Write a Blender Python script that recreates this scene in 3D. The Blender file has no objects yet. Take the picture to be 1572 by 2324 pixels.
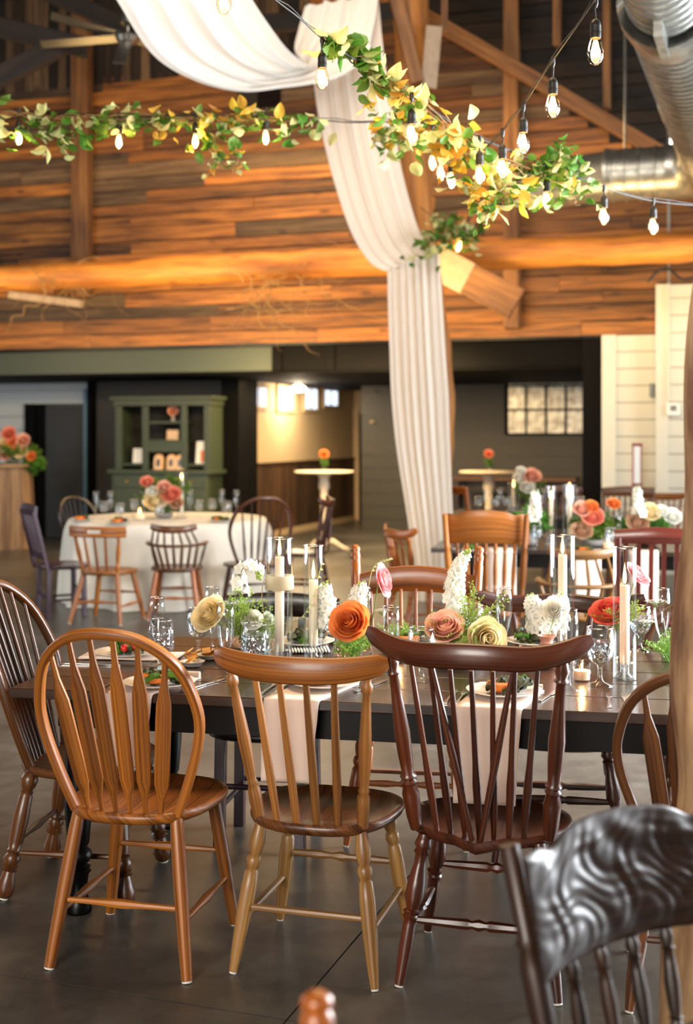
import bpy, math, random
from mathutils import Vector, Matrix
V = Vector
R = random.Random(11)
PI = math.pi
scene = bpy.context.scene
COL = scene.collection
# ------------------------------------------------------------------ camera
F, HZ, CX, EYE = 2900.0, 980.0, 786.0, 1.57      # focal length and horizon in pixels of the 1572 x 2324 frame, eye height in m
cam_data = bpy.data.cameras.new('camera')
cam_data.sensor_fit = 'VERTICAL'
cam_data.sensor_height = 36.0
cam_data.lens = F / 2324.0 * 36.0
cam_data.shift_y = -(1162.0 - HZ) / 2324.0
cam_data.clip_end = 200
cam_data.dof.use_dof = True
cam_data.dof.focus_distance = 4.1
cam_data.dof.aperture_fstop = 2.4
cam = bpy.data.objects.new('camera', cam_data)
cam.location = (0, 0, EYE)
cam.rotation_euler = (PI / 2, 0, 0)
COL.objects.link(cam)
scene.camera = cam
# ------------------------------------------------------------------ exposure, world, large lights
scene.view_settings.view_transform = 'Standard'
scene.view_settings.look = 'None'
scene.view_settings.gamma = 1.0
scene.view_settings.use_curve_mapping = False
scene.view_settings.exposure = 0.46
scene.cycles.use_denoising = True
scene.cycles.max_bounces = 6
scene.cycles.use_adaptive_sampling = True
scene.cycles.adaptive_threshold = 0.06
scene.cycles.transparent_max_bounces = 20
scene.cycles.sample_clamp_indirect = 6.0
scene.cycles.diffuse_bounces = 3
scene.cycles.glossy_bounces = 3
scene.cycles.caustics_reflective = False
scene.cycles.caustics_refractive = False
world = bpy.data.worlds.new('world')
scene.world = world
world.use_nodes = True
world.node_tree.nodes['Background'].inputs[0].default_value = (0.92, 0.95, 1.0, 1)
world.node_tree.nodes['Background'].inputs[1].default_value = 0.12
def area(name, loc, target, sx, sy, power, color):
    d = bpy.data.lights.new(name, 'AREA')
    d.shape = 'RECTANGLE'; d.size = sx; d.size_y = sy; d.energy = power; d.color = color
    o = bpy.data.objects.new(name, d)
    o.location = loc
    o.rotation_euler = (V(target) - V(loc)).to_track_quat('-Z', 'Y').to_euler()
    COL.objects.link(o)
    return o
area('daylight_side_doors', (4.6, 5.3, 1.9), (0.0, 3.7, 0.4), 3.8, 2.8, 1050, (0.90, 0.95, 1.0))
area('daylight_side_doors', (8.2, 9.6, 2.6), (0.5, 10.5, 0.6), 3.6, 2.8, 300, (0.92, 0.96, 1.0))
area('daylight_side_doors', (-8.2, 9.0, 2.6), (-1.5, 12, 0.8), 3.6, 2.8, 190, (0.90, 0.95, 1.0))
area('daylight_rear_doors', (-2.6, -3.6, 2.5), (0.1, 4.0, 0.8), 3.6, 2.4, 500, (1.0, 0.93, 0.84))
UW, NW = V((0.9455, -0.3256, 0)), V((0.3256, 0.9455, 0))
for s_, e_ in ((0.4, 32), (3.2, 60), (6.0, 66), (8.6, 38)):
    p_ = V((-4.608, 17.0, 0)) + UW * s_ - NW * 2.2
    area('barn_uplight', (p_.x, p_.y, 2.7), (p_.x + 0.65, p_.y + 1.9, 4.5), 1.4, 0.3, e_, (1.0, 0.65, 0.26))
area('overhead_warm_light', (-0.7, 14.0, 5.2), (-0.5, 15.2, 0.0), 3.4, 1.0, 120, (1.0, 0.66, 0.30))
area('overhead_warm_light', (-0.3, 14.6, 2.42), (-0.2, 15.6, 0.0), 3.0, 0.6, 190, (1.0, 0.68, 0.30))  # added low light, only to gild the floor at the opening
area('overhead_warm_light', (-0.6, 8.6, 6.2), (0.2, 11.7, 2.2), 2.4, 1.4, 130, (1.0, 0.86, 0.72))  # added from above to brighten the drape, no fixture there
area('overhead_warm_light', (0.3, 5.0, 5.2), (0.3, 4.4, 0.7), 2.4, 1.4, 120, (1.0, 0.70, 0.40))
area('duct_drape_fill', (9.0, 7.6, 5.4), (2.4, 10.6, 3.6), 3.0, 1.2, 160, (0.94, 0.97, 1.0))  # added side light for the ducts and drape, no window behind it
area('back_room_light', (0.0, 17.2, 2.27), (0.0, 17.3, 0.0), 2.6, 0.8, 90, (1.0, 0.70, 0.34))  # added under the ceiling to warm the back floor
area('corridor_light', (-0.46, 19.4, 2.25), (-0.5, 19.5, 0.0), 0.6, 0.6, 26, (1.0, 0.80, 0.52))
# ------------------------------------------------------------------ placing
def G(px, py, z=0.0):
    """point at height z met by the sight line through a picture point"""
    y = F * (EYE - z) / (py - HZ)
    return V(((px - CX) * y / F, y, z))
def D(px, py, y):
    return V(((px - CX) * y / F, y, EYE - (py - HZ) * y / F))
A19 = math.radians(-19)
U = V((math.cos(A19), math.sin(A19), 0)); N = V((-math.sin(A19), math.cos(A19), 0))   # along / through the gable wall
W0 = V((-4.608, 17.0, 0))
def WL(s, d, z=0.0):
    p = W0 + U * s + N * d
    return V((p.x, p.y, z))
def WS(px, d):
    """distance along the gable wall of the sight line through picture column px, at offset d"""
    t = (px - CX) / F
    p = W0 + N * d
    return (t * p.y - p.x) / (U.x - t * U.y)
def WZ(px, py, d):
    p = WL(WS(px, d), d)
    return EYE - (py - HZ) * p.y / F
# ------------------------------------------------------------------ mesh building
class MB:
    def __init__(s):
        s.v = []; s.f = []; s.uv = []
    def add(s, vs, fs, uvs):
        b = len(s.v)
        s.v.extend([tuple(p) for p in vs])
        for f, u in zip(fs, uvs):
            s.f.append([i + b for i in f]); s.uv.append(u)
    def box(s, c, d, m=None):
        x, y, z = d[0] / 2, d[1] / 2, d[2] / 2
        vs = [V((c[0] + i * x, c[1] + j * y, c[2] + k * z)) for i in (-1, 1) for j in (-1, 1) for k in (-1, 1)]
        if m is not None: vs = [m @ p for p in vs]
        fs = [(0, 1, 3, 2), (4, 6, 7, 5), (0, 4, 5, 1), (2, 3, 7, 6), (0, 2, 6, 4), (1, 5, 7, 3)]
        ax = max(range(3), key=lambda i: d[i])
        loc = [(i * x, j * y, k * z) for i in (-1, 1) for j in (-1, 1) for k in (-1, 1)]
        uvs = [[(loc[i][ax], sum(loc[i][a] for a in range(3) if a != ax)) for i in f] for f in fs]
        s.add(vs, fs, uvs)
        return s
    def bar(s, p0, p1, w, h, up=(0, 0, 1)):
        p0, p1 = V(p0), V(p1)
        t = (p1 - p0).normalized(); a = t.cross(V(up))
        if a.length < 1e-4: a = t.cross(V((0, 1, 0)))
        a.normalize(); b = a.cross(t)
        m = Matrix(((a.x, t.x, b.x, 0), (a.y, t.y, b.y, 0), (a.z, t.z, b.z, 0), (0, 0, 0, 1)))
        m.translation = (p0 + p1) / 2
        return s.box((0, 0, 0), (w, (p1 - p0).length, h), m)
    def sweep(s, pts, secs, ref=None, cap=True, closed=False):
        pts = [V(p) for p in pts]; n = len(pts); m = len(secs[0]); vs = []; ln = 0; us = []
        side = None
        for i, p in enumerate(pts):
            if closed: t = pts[(i + 1) % n] - pts[i - 1]
            else: t = pts[min(i + 1, n - 1)] - pts[max(i - 1, 0)]
            if t.length < 1e-9: t = V((0, 0, 1))
            t.normalize()
            if ref is not None:
                a = V(ref) - t * t.dot(V(ref))
            else:
                if side is None:
                    side = V((1, 0, 0)) if abs(t.x) < 0.9 else V((0, 1, 0))
                a = side - t * t.dot(side)
            if a.length < 1e-6: a = t.orthogonal()
            a.normalize(); side = a
            b = t.cross(a)
            if i: ln += (p - pts[i - 1]).length
            us.append(ln)
            for (x, y) in secs[i if len(secs) > 1 else 0]:
                vs.append(p + a * x + b * y)
        fs = []; uvs = []
        per = [0.0]
        sc = secs[len(secs) // 2]
        for j in range(m):
            k = (j + 1) % m
            per.append(per[-1] + math.hypot(sc[k][0] - sc[j][0], sc[k][1] - sc[j][1]))
        for i in range(n if closed else n - 1):
            i2 = (i + 1) % n
            for j in range(m):
                k = (j + 1) % m
                fs.append((i * m + j, i * m + k, i2 * m + k, i2 * m + j))
                u1 = us[i2] if i2 else ln
                uvs.append([(us[i], per[j]), (us[i], per[j + 1]), (u1, per[j + 1]), (u1, per[j])])
        if cap and not closed:
            fs.append(tuple(range(m))[::-1]); uvs.append([(sc[j][0] * 8, sc[j][1]) for j in range(m)][::-1])
            fs.append(tuple((n - 1) * m + j for j in range(m))); uvs.append([(sc[j][0] * 8, sc[j][1]) for j in range(m)])
        s.add(vs, fs, uvs)
        return s
    def tube(s, pts, r, n=8, cap=True, closed=False, ref=None):
        rs = r if isinstance(r, (list, tuple)) else [r] * len(pts)
        cs = [(math.cos(2 * PI * j / n), math.sin(2 * PI * j / n)) for j in range(n)]
        return s.sweep(pts, [[(c * q, d * q) for c, d in cs] for q in rs], ref, cap, closed)
    def turn(s, p0, p1, prof, n=10):
        p0, p1 = V(p0), V(p1)
        return s.tube([p0.lerp(p1, t) for t, _ in prof], [r for _, r in prof], n)
    def lathe(s, prof, n=20, c=(0, 0, 0), cap=False):
        c = V(c); vs = []; fs = []; uvs = []
        for r, z in prof:
            for j in range(n):
                a = 2 * PI * j / n
                vs.append(c + V((r * math.cos(a), r * math.sin(a), z)))
        for i in range(len(prof) - 1):
            for j in range(n):
                k = (j + 1) % n
                fs.append((i * n + j, i * n + k, (i + 1) * n + k, (i + 1) * n + j))
                uvs.append([(prof[i][1], j / n), (prof[i][1], (j + 1) / n), (prof[i + 1][1], (j + 1) / n), (prof[i + 1][1], j / n)])
        if cap:
            fs.append(tuple(range(n))[::-1]); uvs.append([(0, 0)] * n)
            b = (len(prof) - 1) * n
            fs.append(tuple(b + j for j in range(n))); uvs.append([(0, 0)] * n)
        s.add(vs, fs, uvs)
        return s
    def surf(s, fn, nu, nv, cu=False):
        vs = []; fs = []; uvs = []
        for i in range(nu + (0 if cu else 1)):
            for j in range(nv + 1):
                vs.append(V(fn(i / nu, j / nv)))
        w = nv + 1; tot = nu if cu else nu + 1
        for i in range(nu):
            i2 = (i + 1) % tot
            for j in range(nv):
                fs.append((i * w + j, i2 * w + j, i2 * w + j + 1, i * w + j + 1))
                uvs.append([(i / nu, j / nv), ((i + 1) / nu, j / nv), ((i + 1) / nu, (j + 1) / nv), (i / nu, (j + 1) / nv)])
        s.add(vs, fs, uvs)
        return s
    def rings(s, rings):
        """stacked closed rings of equal count, first and last capped; planar uv"""
        m = len(rings[0]); vs = [p for r in rings for p in r]; fs = []
        for i in range(len(rings) - 1):
            for j in range(m):
                k = (j + 1) % m
                fs.append((i * m + j, i * m + k, (i + 1) * m + k, (i + 1) * m + j))
        fs.append(tuple(range(m))[::-1]); b = (len(rings) - 1) * m
        fs.append(tuple(b + j for j in range(m)))
        s.add(vs, fs, [[(vs[i][1], vs[i][0] + vs[i][2]) for i in f] for f in fs])
        return s
    def prism(s, poly, z0, z1, m=None):
        """polygon in xy pushed from z0 to z1"""
        a = [V((x, y, z0)) for x, y in poly]; b = [V((x, y, z1)) for x, y in poly]
        n = len(poly); vs = a + b
        fs = [tuple(range(n))[::-1], tuple(range(n, 2 * n))] + [(j, (j + 1) % n, n + (j + 1) % n, n + j) for j in range(n)]
        uvs = [[(vs[i][0], vs[i][1] + vs[i][2]) for i in f] for f in fs]
        if m is not None: vs = [m @ p for p in vs]
        s.add(vs, fs, uvs)
        return s
    def mesh(s, name, mat, sharp=40):
        me = bpy.data.meshes.new(name)
        me.from_pydata(s.v, [], s.f)
        uv = me.uv_layers.new(name='UVMap')
        flat = []
        for u in s.uv:
            for a in u: flat.extend(a)
        uv.data.foreach_set('uv', flat)
        me.polygons.foreach_set('use_smooth', [True] * len(me.polygons))
        if sharp < 180: me.set_sharp_from_angle(angle=math.radians(sharp))
        me.materials.append(mat)
        me.update()
        return me
    def obj(s, name, mat, parent=None, sharp=40):
        return link(name, s.mesh(name, mat, sharp), parent)
def link(name, data, parent=None, loc=None, rot=None, scale=None):
    o = bpy.data.objects.new(name, data)
    COL.objects.link(o)
    if parent is not None: o.parent = parent
    if loc is not None: o.location = loc
    if rot is not None: o.rotation_euler = rot
    if scale is not None: o.scale = (scale,) * 3 if isinstance(scale, (int, float)) else scale
    return o
def tag(o, label, cat, group=None, kind=None):
    if label: o['label'] = label
    if cat: o['category'] = cat
    if group: o['group'] = group
    if kind: o['kind'] = kind
    return o
def thing(name, label, cat, loc=(0, 0, 0), rz=0.0, group=None):
    return tag(link(name, None, None, loc, (0, 0, rz)), label, cat, group)
def struct(o):
    o['kind'] = 'structure'
    return o
def bevel(o, w=0.003, seg=2):
    b = o.modifiers.new('bevel', 'BEVEL'); b.width = w; b.segments = seg; b.limit_method = 'ANGLE'
    return o
def copy_tree(o, parent=None):
    c = o.copy(); COL.objects.link(c); c.parent = parent
    for ch in list(o.children): copy_tree(ch, c)
    return c
def spline(pts, n):
    """Catmull-Rom through points of any dimension, n samples"""
    P = [pts[0]] + list(pts) + [pts[-1]]; k = len(pts) - 1; out = []
    for q in range(n):
        t = q / (n - 1) * k; i = min(int(t), k - 1); t -= i
        a, b, c, d = P[i], P[i + 1], P[i + 2], P[i + 3]
        out.append(tuple(0.5 * (2 * b[j] + (c[j] - a[j]) * t + (2 * a[j] - 5 * b[j] + 4 * c[j] - d[j]) * t * t + (3 * b[j] - a[j] - 3 * c[j] + d[j]) * t ** 3) for j in range(len(b))))
    return out
# ------------------------------------------------------------------ materials
MATS = {}
def newmat(name):
    m = bpy.data.materials.new(name); m.use_nodes = True
    nt = m.node_tree; nt.nodes.clear()
    out = nt.nodes.new('ShaderNodeOutputMaterial')
    MATS[name] = m
    return m, nt, out
def node(nt, t, **kw):
    n = nt.nodes.new(t)
    for k, v in kw.items():
        if k.startswith('i_'): n.inputs[k[2:].replace('_', ' ')].default_value = v
        else: setattr(n, k, v)
    return n
def hexc(h):
    c = [int(h[i:i + 2], 16) / 255 for i in (0, 2, 4)]
    return tuple((x / 12.92 if x <= 0.04045 else ((x + 0.055) / 1.055) ** 2.4) for x in c) + (1,)
def principled(nt, out, **kw):
    b = nt.nodes.new('ShaderNodeBsdfPrincipled')
    for k, v in kw.items(): b.inputs[k.replace('_', ' ')].default_value = v
    nt.links.new(b.outputs[0], out.inputs[0])
    return b
def plain(name, col, rough=0.5, metal=0.0, noise=0.12, scale=30.0, **kw):
    m, nt, out = newmat(name)
    b = principled(nt, out, Roughness=rough, Metallic=metal, **kw)
    c = hexc(col)
    tc = node(nt, 'ShaderNodeTexCoord')
    nz = node(nt, 'ShaderNodeTexNoise', i_Scale=scale, i_Detail=3.0)
    nt.links.new(tc.outputs['Object'], nz.inputs['Vector'])
    mx = node(nt, 'ShaderNodeMix', data_type='RGBA')
    mx.inputs['A'].default_value = tuple(x * (1 - noise) for x in c[:3]) + (1,)
    mx.inputs['B'].default_value = tuple(min(1, x * (1 + noise)) for x in c[:3]) + (1,)
    nt.links.new(nz.outputs['Fac'], mx.inputs['Factor'])
    nt.links.new(mx.outputs['Result'], b.inputs['Base Color'])
    return m
def wood(name, light, dark, rough=0.42, su=1.6, sv=130.0, coat=0.14, vary=0.25, bump=0.08, knots=False, kn=(1.7, 5.0), kmul=0.8, kpos=(.06, .16)):
    m, nt, out = newmat(name)
    b = principled(nt, out, Roughness=rough)
    b.inputs['Coat Weight'].default_value = coat
    b.inputs['Coat Roughness'].default_value = 0.18
    L = nt.links.new
    uv = node(nt, 'ShaderNodeUVMap', uv_map='UVMap')
    oi = node(nt, 'ShaderNodeObjectInfo')
    mul = node(nt, 'ShaderNodeMath', operation='MULTIPLY'); mul.inputs[1].default_value = 37.0
    L(oi.outputs['Random'], mul.inputs[0])
    off = node(nt, 'ShaderNodeCombineXYZ')
    for i in range(3): L(mul.outputs[0], off.inputs[i])
    sca = node(nt, 'ShaderNodeVectorMath', operation='MULTIPLY'); sca.inputs[1].default_value = (su, sv, 1)
    L(uv.outputs[0], sca.inputs[0])
    add = node(nt, 'ShaderNodeVectorMath', operation='ADD'); L(sca.outputs[0], add.inputs[0]); L(off.outputs[0], add.inputs[1])
    nz = node(nt, 'ShaderNodeTexNoise', i_Scale=1.0, i_Detail=5.0, i_Roughness=0.6); L(add.outputs[0], nz.inputs['Vector'])
    nz2 = node(nt, 'ShaderNodeTexNoise', i_Scale=0.23, i_Detail=2.0); L(add.outputs[0], nz2.inputs['Vector'])
    ramp = node(nt, 'ShaderNodeValToRGB'); ramp.color_ramp.elements[0].position = 0.3; ramp.color_ramp.elements[1].position = 0.72
    ramp.color_ramp.elements[0].color = hexc(dark); ramp.color_ramp.elements[1].color = hexc(light)
    ad = node(nt, 'ShaderNodeMath', operation='ADD'); L(nz.outputs['Fac'], ad.inputs[0])
    sub = node(nt, 'ShaderNodeMath', operation='MULTIPLY_ADD'); L(nz2.outputs['Fac'], sub.inputs[0]); sub.inputs[1].default_value = 0.7; sub.inputs[2].default_value = -0.35
    L(sub.outputs[0], ad.inputs[1]); L(ad.outputs[0], ramp.inputs[0])
    hs = node(nt, 'ShaderNodeHueSaturation')
    vv = node(nt, 'ShaderNodeMath', operation='MULTIPLY_ADD'); L(oi.outputs['Random'], vv.inputs[0]); vv.inputs[1].default_value = vary * 2; vv.inputs[2].default_value = 1 - vary
    L(vv.outputs[0], hs.inputs['Value']); L(ramp.outputs[0], hs.inputs['Color'])
    col = hs.outputs[0]
    if knots:
        vo = node(nt, 'ShaderNodeTexVoronoi', i_Scale=1.0)
        s2 = node(nt, 'ShaderNodeVectorMath', operation='MULTIPLY'); s2.inputs[1].default_value = (kn[0], kn[1], 1); L(uv.outputs[0], s2.inputs[0])
        a2 = node(nt, 'ShaderNodeVectorMath', operation='ADD'); L(s2.outputs[0], a2.inputs[0]); L(off.outputs[0], a2.inputs[1]); L(a2.outputs[0], vo.inputs['Vector'])
        kr = node(nt, 'ShaderNodeValToRGB'); kr.color_ramp.elements[0].position = kpos[0]; kr.color_ramp.elements[1].position = kpos[1]
        kr.color_ramp.elements[0].color = (0.25, 0.2, 0.16, 1); kr.color_ramp.elements[1].color = (1, 1, 1, 1); L(vo.outputs['Distance'], kr.inputs[0])
        mk = node(nt, 'ShaderNodeMix', data_type='RGBA', blend_type='MULTIPLY'); mk.inputs['Factor'].default_value = kmul
        L(col, mk.inputs['A']); L(kr.outputs[0], mk.inputs['B']); col = mk.outputs['Result']
    L(col, b.inputs['Base Color'])
    if bump:
        bp = node(nt, 'ShaderNodeBump', i_Strength=bump, i_Distance=0.004); L(nz.outputs['Fac'], bp.inputs['Height']); L(bp.outputs[0], b.inputs['Normal'])
    return m
def glass(name, tint=(0.97, 0.98, 0.98, 1), edge=0.55, rough=0.02, bump=0.0, lo=0.05):
    m, nt, out = newmat(name); L = nt.links.new
    tr = node(nt, 'ShaderNodeBsdfTransparent', i_Color=tint)
    gl = node(nt, 'ShaderNodeBsdfGlossy', i_Roughness=rough); gl.inputs['Color'].default_value = (0.95, 0.97, 1, 1)
    lw = node(nt, 'ShaderNodeLayerWeight', i_Blend=0.35)
    mr = node(nt, 'ShaderNodeMapRange'); mr.inputs['To Min'].default_value = lo; mr.inputs['To Max'].default_value = edge
    pw = node(nt, 'ShaderNodeMath', operation='POWER'); pw.inputs[1].default_value = 3.0
    L(lw.outputs['Facing'], pw.inputs[0]); L(pw.outputs[0], mr.inputs['Value'])
    mx = node(nt, 'ShaderNodeMixShader'); L(mr.outputs[0], mx.inputs[0]); L(tr.outputs[0], mx.inputs[1]); L(gl.outputs[0], mx.inputs[2])
    if bump:
        tc = node(nt, 'ShaderNodeTexCoord'); nz = node(nt, 'ShaderNodeTexVoronoi', i_Scale=70.0)
        L(tc.outputs['Object'], nz.inputs['Vector'])
        bp = node(nt, 'ShaderNodeBump', i_Strength=bump, i_Distance=0.01); L(nz.outputs['Distance'], bp.inputs['Height'])
        L(bp.outputs[0], gl.inputs['Normal']); L(bp.outputs[0], lw.inputs['Normal'])
    L(mx.outputs[0], out.inputs[0])
    return m
def emit(name, col, strength):
    m, nt, out = newmat(name)
    e = node(nt, 'ShaderNodeEmission'); e.inputs[0].default_value = hexc(col); e.inputs[1].default_value = strength
    nt.links.new(e.outputs[0], out.inputs[0])
    return m
def thin(name, col, trans=0.35, rough=0.6, vary=0.15, hue=0.0, scale=18.0):
    """petals, leaves and cloth: diffuse with some light coming through"""
    m, nt, out = newmat(name); L = nt.links.new
    oi = node(nt, 'ShaderNodeObjectInfo')
    tc = node(nt, 'ShaderNodeTexCoord'); nz = node(nt, 'ShaderNodeTexNoise', i_Scale=scale, i_Detail=2.0); L(tc.outputs['Object'], nz.inputs['Vector'])
    hs = node(nt, 'ShaderNodeHueSaturation'); hs.inputs['Color'].default_value = hexc(col)
    ad = node(nt, 'ShaderNodeMath', operation='ADD'); L(oi.outputs['Random'], ad.inputs[0]); L(nz.outputs['Fac'], ad.inputs[1])
    vv = node(nt, 'ShaderNodeMath', operation='MULTIPLY_ADD'); L(ad.outputs[0], vv.inputs[0]); vv.inputs[1].default_value = vary; vv.inputs[2].default_value = 1 - vary
    L(vv.outputs[0], hs.inputs['Value'])
    if hue:
        hh = node(nt, 'ShaderNodeMath', operation='MULTIPLY_ADD'); L(oi.outputs['Random'], hh.inputs[0]); hh.inputs[1].default_value = hue; hh.inputs[2].default_value = 0.5 - hue / 2
        L(hh.outputs[0], hs.inputs['Hue'])
    d = node(nt, 'ShaderNodeBsdfPrincipled', i_Roughness=rough); d.inputs['Specular IOR Level'].default_value = 0.25
    t = node(nt, 'ShaderNodeBsdfTranslucent')
    L(hs.outputs[0], d.inputs['Base Color']); L(hs.outputs[0], t.inputs['Color'])
    mx = node(nt, 'ShaderNodeMixShader', i_Fac=trans); L(d.outputs[0], mx.inputs[1]); L(t.outputs[0], mx.inputs[2])
    L(mx.outputs[0], out.inputs[0])
    return m
def M(n): return MATS[n]
wood('oak_honey', 'A86420', '5E310E'); wood('oak_pale', 'AC8148', '6E4822'); wood('walnut_red', '552610', '230D05', rough=0.34, coat=0.25)
wood('oak_tan', 'A26A33', '5A3414'); wood('oak_brown', '6C401D', '351A08', rough=0.36); wood('mahogany', '5A2016', '2C0D09', rough=0.28, coat=0.4); wood('plum_brown', '3E2030', '1C0E16', rough=0.28, coat=0.35)
wood('carved_brown', '38200F', '120804', rough=0.42, coat=0.08); wood('oak_orange', 'B0621C', '6E340C', rough=0.36, coat=0.2); wood('espresso', '2B1B14', '120B08', rough=0.3, coat=0.3)
wood('table_brown', '3A271C', '1B110B', rough=0.27, su=1.2, sv=26.0, coat=0.3, vary=0.15)
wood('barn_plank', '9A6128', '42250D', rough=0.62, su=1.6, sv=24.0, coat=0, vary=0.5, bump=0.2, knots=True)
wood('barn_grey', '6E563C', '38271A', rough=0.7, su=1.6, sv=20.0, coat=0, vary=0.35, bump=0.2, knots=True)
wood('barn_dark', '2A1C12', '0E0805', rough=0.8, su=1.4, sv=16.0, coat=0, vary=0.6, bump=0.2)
wood('log_wood', 'B9782F', '7A4618', rough=0.6, su=1.5, sv=14.0, coat=0, vary=0.1, bump=0.2, knots=True)
wood('log_post', 'DDB688', '70431F', rough=0.6, su=3.0, sv=14.0, coat=0.05, vary=0.1, bump=0.5, knots=True, kn=(4.5, 6.0), kmul=0.85, kpos=(.1, .38))
wood('timber', '8A5E34', '4E301A', rough=0.7, su=1.5, sv=18.0, coat=0, vary=0.25, bump=0.2)
wood('barrel', '9C7A56', '5E432B', rough=0.6, su=1.5, sv=20.0, coat=0, vary=0.15)
wood('wainscot', '5A3E26', '2B1B10', rough=0.6, su=1.5, sv=18.0, coat=0, vary=0.4)
plain('black_paint', '060505', 0.35, Specular_IOR_Level=0.2); plain('black_matt', '060505', 0.7, Specular_IOR_Level=0.1); plain('charcoal', '35322D', 0.6, noise=0.06, scale=6); plain('slate_door', '343638', 0.5)
plain('header_green', '3C453A', 0.55, noise=0.08, scale=3); plain('hutch_green', '343D2C', 0.5, noise=0.15, scale=9); plain('hutch_dark', '14130F', 0.8)
plain('pale_siding', 'B5BDC4', 0.6, noise=0.05); plain('white_siding', 'CFCDBE', 0.55, noise=0.05); plain('cream_wall', 'C9AE88', 0.7, noise=0.05, scale=5)
plain('blue_edge', '5C7C92', 0.5); plain('porcelain', 'E6E2DA', 0.2, noise=0.03); plain('steel', 'C4C2BC', 0.2, metal=1.0, noise=0.06)
plain('bulb_black', '16130F', 0.5); plain('wax', 'F5E7CD', 0.5, noise=0.02, Subsurface_Weight=0.3); plain('wick', '1A1410', 0.9)
plain('pink_ceramic', 'C08A78', 0.35, noise=0.1); plain('grey_ceramic', '8C8784', 0.45); plain('bowl_brown', '5B4536', 0.5); plain('white_plastic', 'E8E6E0', 0.35, noise=0.02)
plain('white_paint_worn', '9C8872', 0.6, noise=0.3, scale=14); plain('chipped_white', 'D8C8B2', 0.6, noise=0.25, scale=14); plain('red_frame', '8A2A2C', 0.5); plain('photo_paper', 'C9A98C', 0.6, noise=0.4, scale=12)
plain('screen_grey', '586058', 0.3); plain('concrete_gap', '15120F', 0.9); plain('pad_white', 'D8D4CC', 0.5); plain('twig', '8E6F45', 0.8, noise=0.3); plain('cable', '171310', 0.55)
plain('tomato', 'C22317', 0.25); plain('squash', 'D8762A', 0.4, noise=0.3, scale=40); plain('chips', 'D89A4A', 0.6, noise=0.25); plain('lettuce_dark', '2F3A1C', 0.5, noise=0.4); plain('orange_slice', 'E0912E', 0.4)
plain('gold_frame', 'B98A3C', 0.4); plain('fan_metal', '8D8880', 0.3, metal=0.9); plain('stem_green', '6D8240', 0.6, noise=0.2)
glass('clear_glass', edge=0.75); glass('thick_glass', edge=1.0); glass('rim_glass', tint=(0.8, 0.84, 0.88, 1), edge=1.0, lo=0.35); glass('ice', tint=(0.90, 0.93, 0.95, 1), edge=0.75, bump=0.9, lo=0.14); glass('bulb_glass', tint=(1.0, 0.90, 0.72, 1), edge=0.7); glass('votive_glass', tint=(1.0, 0.93, 0.86, 1), edge=0.5, bump=0.3)
emit('filament', 'FFBE6A', 34.0); emit('flame', 'FFC169', 22.0); emit('lamp_shade_lit', 'FFE2B8', 14.0); emit('window_day', 'C9DDF5', 1.6); emit('daylight_gap', 'FFF4DC', 6.0)
thin('drape_cloth', 'F1EBE2', 0.38, 0.85, 0.03); thin('table_linen', 'E9E1D2', 0.12, 0.85, 0.03); thin('napkin_blush', 'F2DCCD', 0.12, 0.85, 0.02); thin('ribbon', 'CDBE9E', 0.3, 0.8, 0.06)
thin('leaf_green', '53792A', 0.3, 0.45, 0.3, 0.05); thin('leaf_yellow', 'C9A23C', 0.4, 0.5, 0.25, 0.05); thin('leaf_pale', 'C9CB8E', 0.4, 0.5, 0.2, 0.04); thin('fern_green', '8DA948', 0.35, 0.5, 0.25, 0.05, 60)
thin('petal_white', 'F4F2E8', 0.35, 0.6, 0.06); thin('petal_cream', 'F3E0AE', 0.35, 0.6, 0.08); thin('petal_orange', 'F0924F', 0.35, 0.55, 0.14, 0.02); thin('petal_peach', 'EFB79E', 0.35, 0.55, 0.1, 0.02)
thin('petal_pink', 'EFA7A8', 0.4, 0.55, 0.1); thin('petal_coral', 'EE957C', 0.35, 0.55, 0.14, 0.02); thin('petal_red', 'DC5A48', 0.35, 0.55, 0.16, 0.02); thin('petal_tan', 'D0A888', 0.35, 0.6, 0.1); thin('bud_green', 'B5C86A', 0.35, 0.5, 0.15, 0.02)
def stripes_mat():
    m, nt, out = newmat('striped_linen'); b = principled(nt, out, Roughness=0.8); L = nt.links.new
    tc = node(nt, 'ShaderNodeTexCoord'); w = node(nt, 'ShaderNodeTexWave', i_Scale=28.0); w.bands_direction = 'X'; L(tc.outputs['Object'], w.inputs['Vector'])
    r = node(nt, 'ShaderNodeValToRGB'); r.color_ramp.interpolation = 'CONSTANT'; r.color_ramp.elements[1].position = 0.4
    r.color_ramp.elements[0].color = hexc('141312'); r.color_ramp.elements[1].color = hexc('E8E4DC'); L(w.outputs['Fac'], r.inputs[0]); L(r.outputs[0], b.inputs['Base Color'])
stripes_mat()
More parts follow.
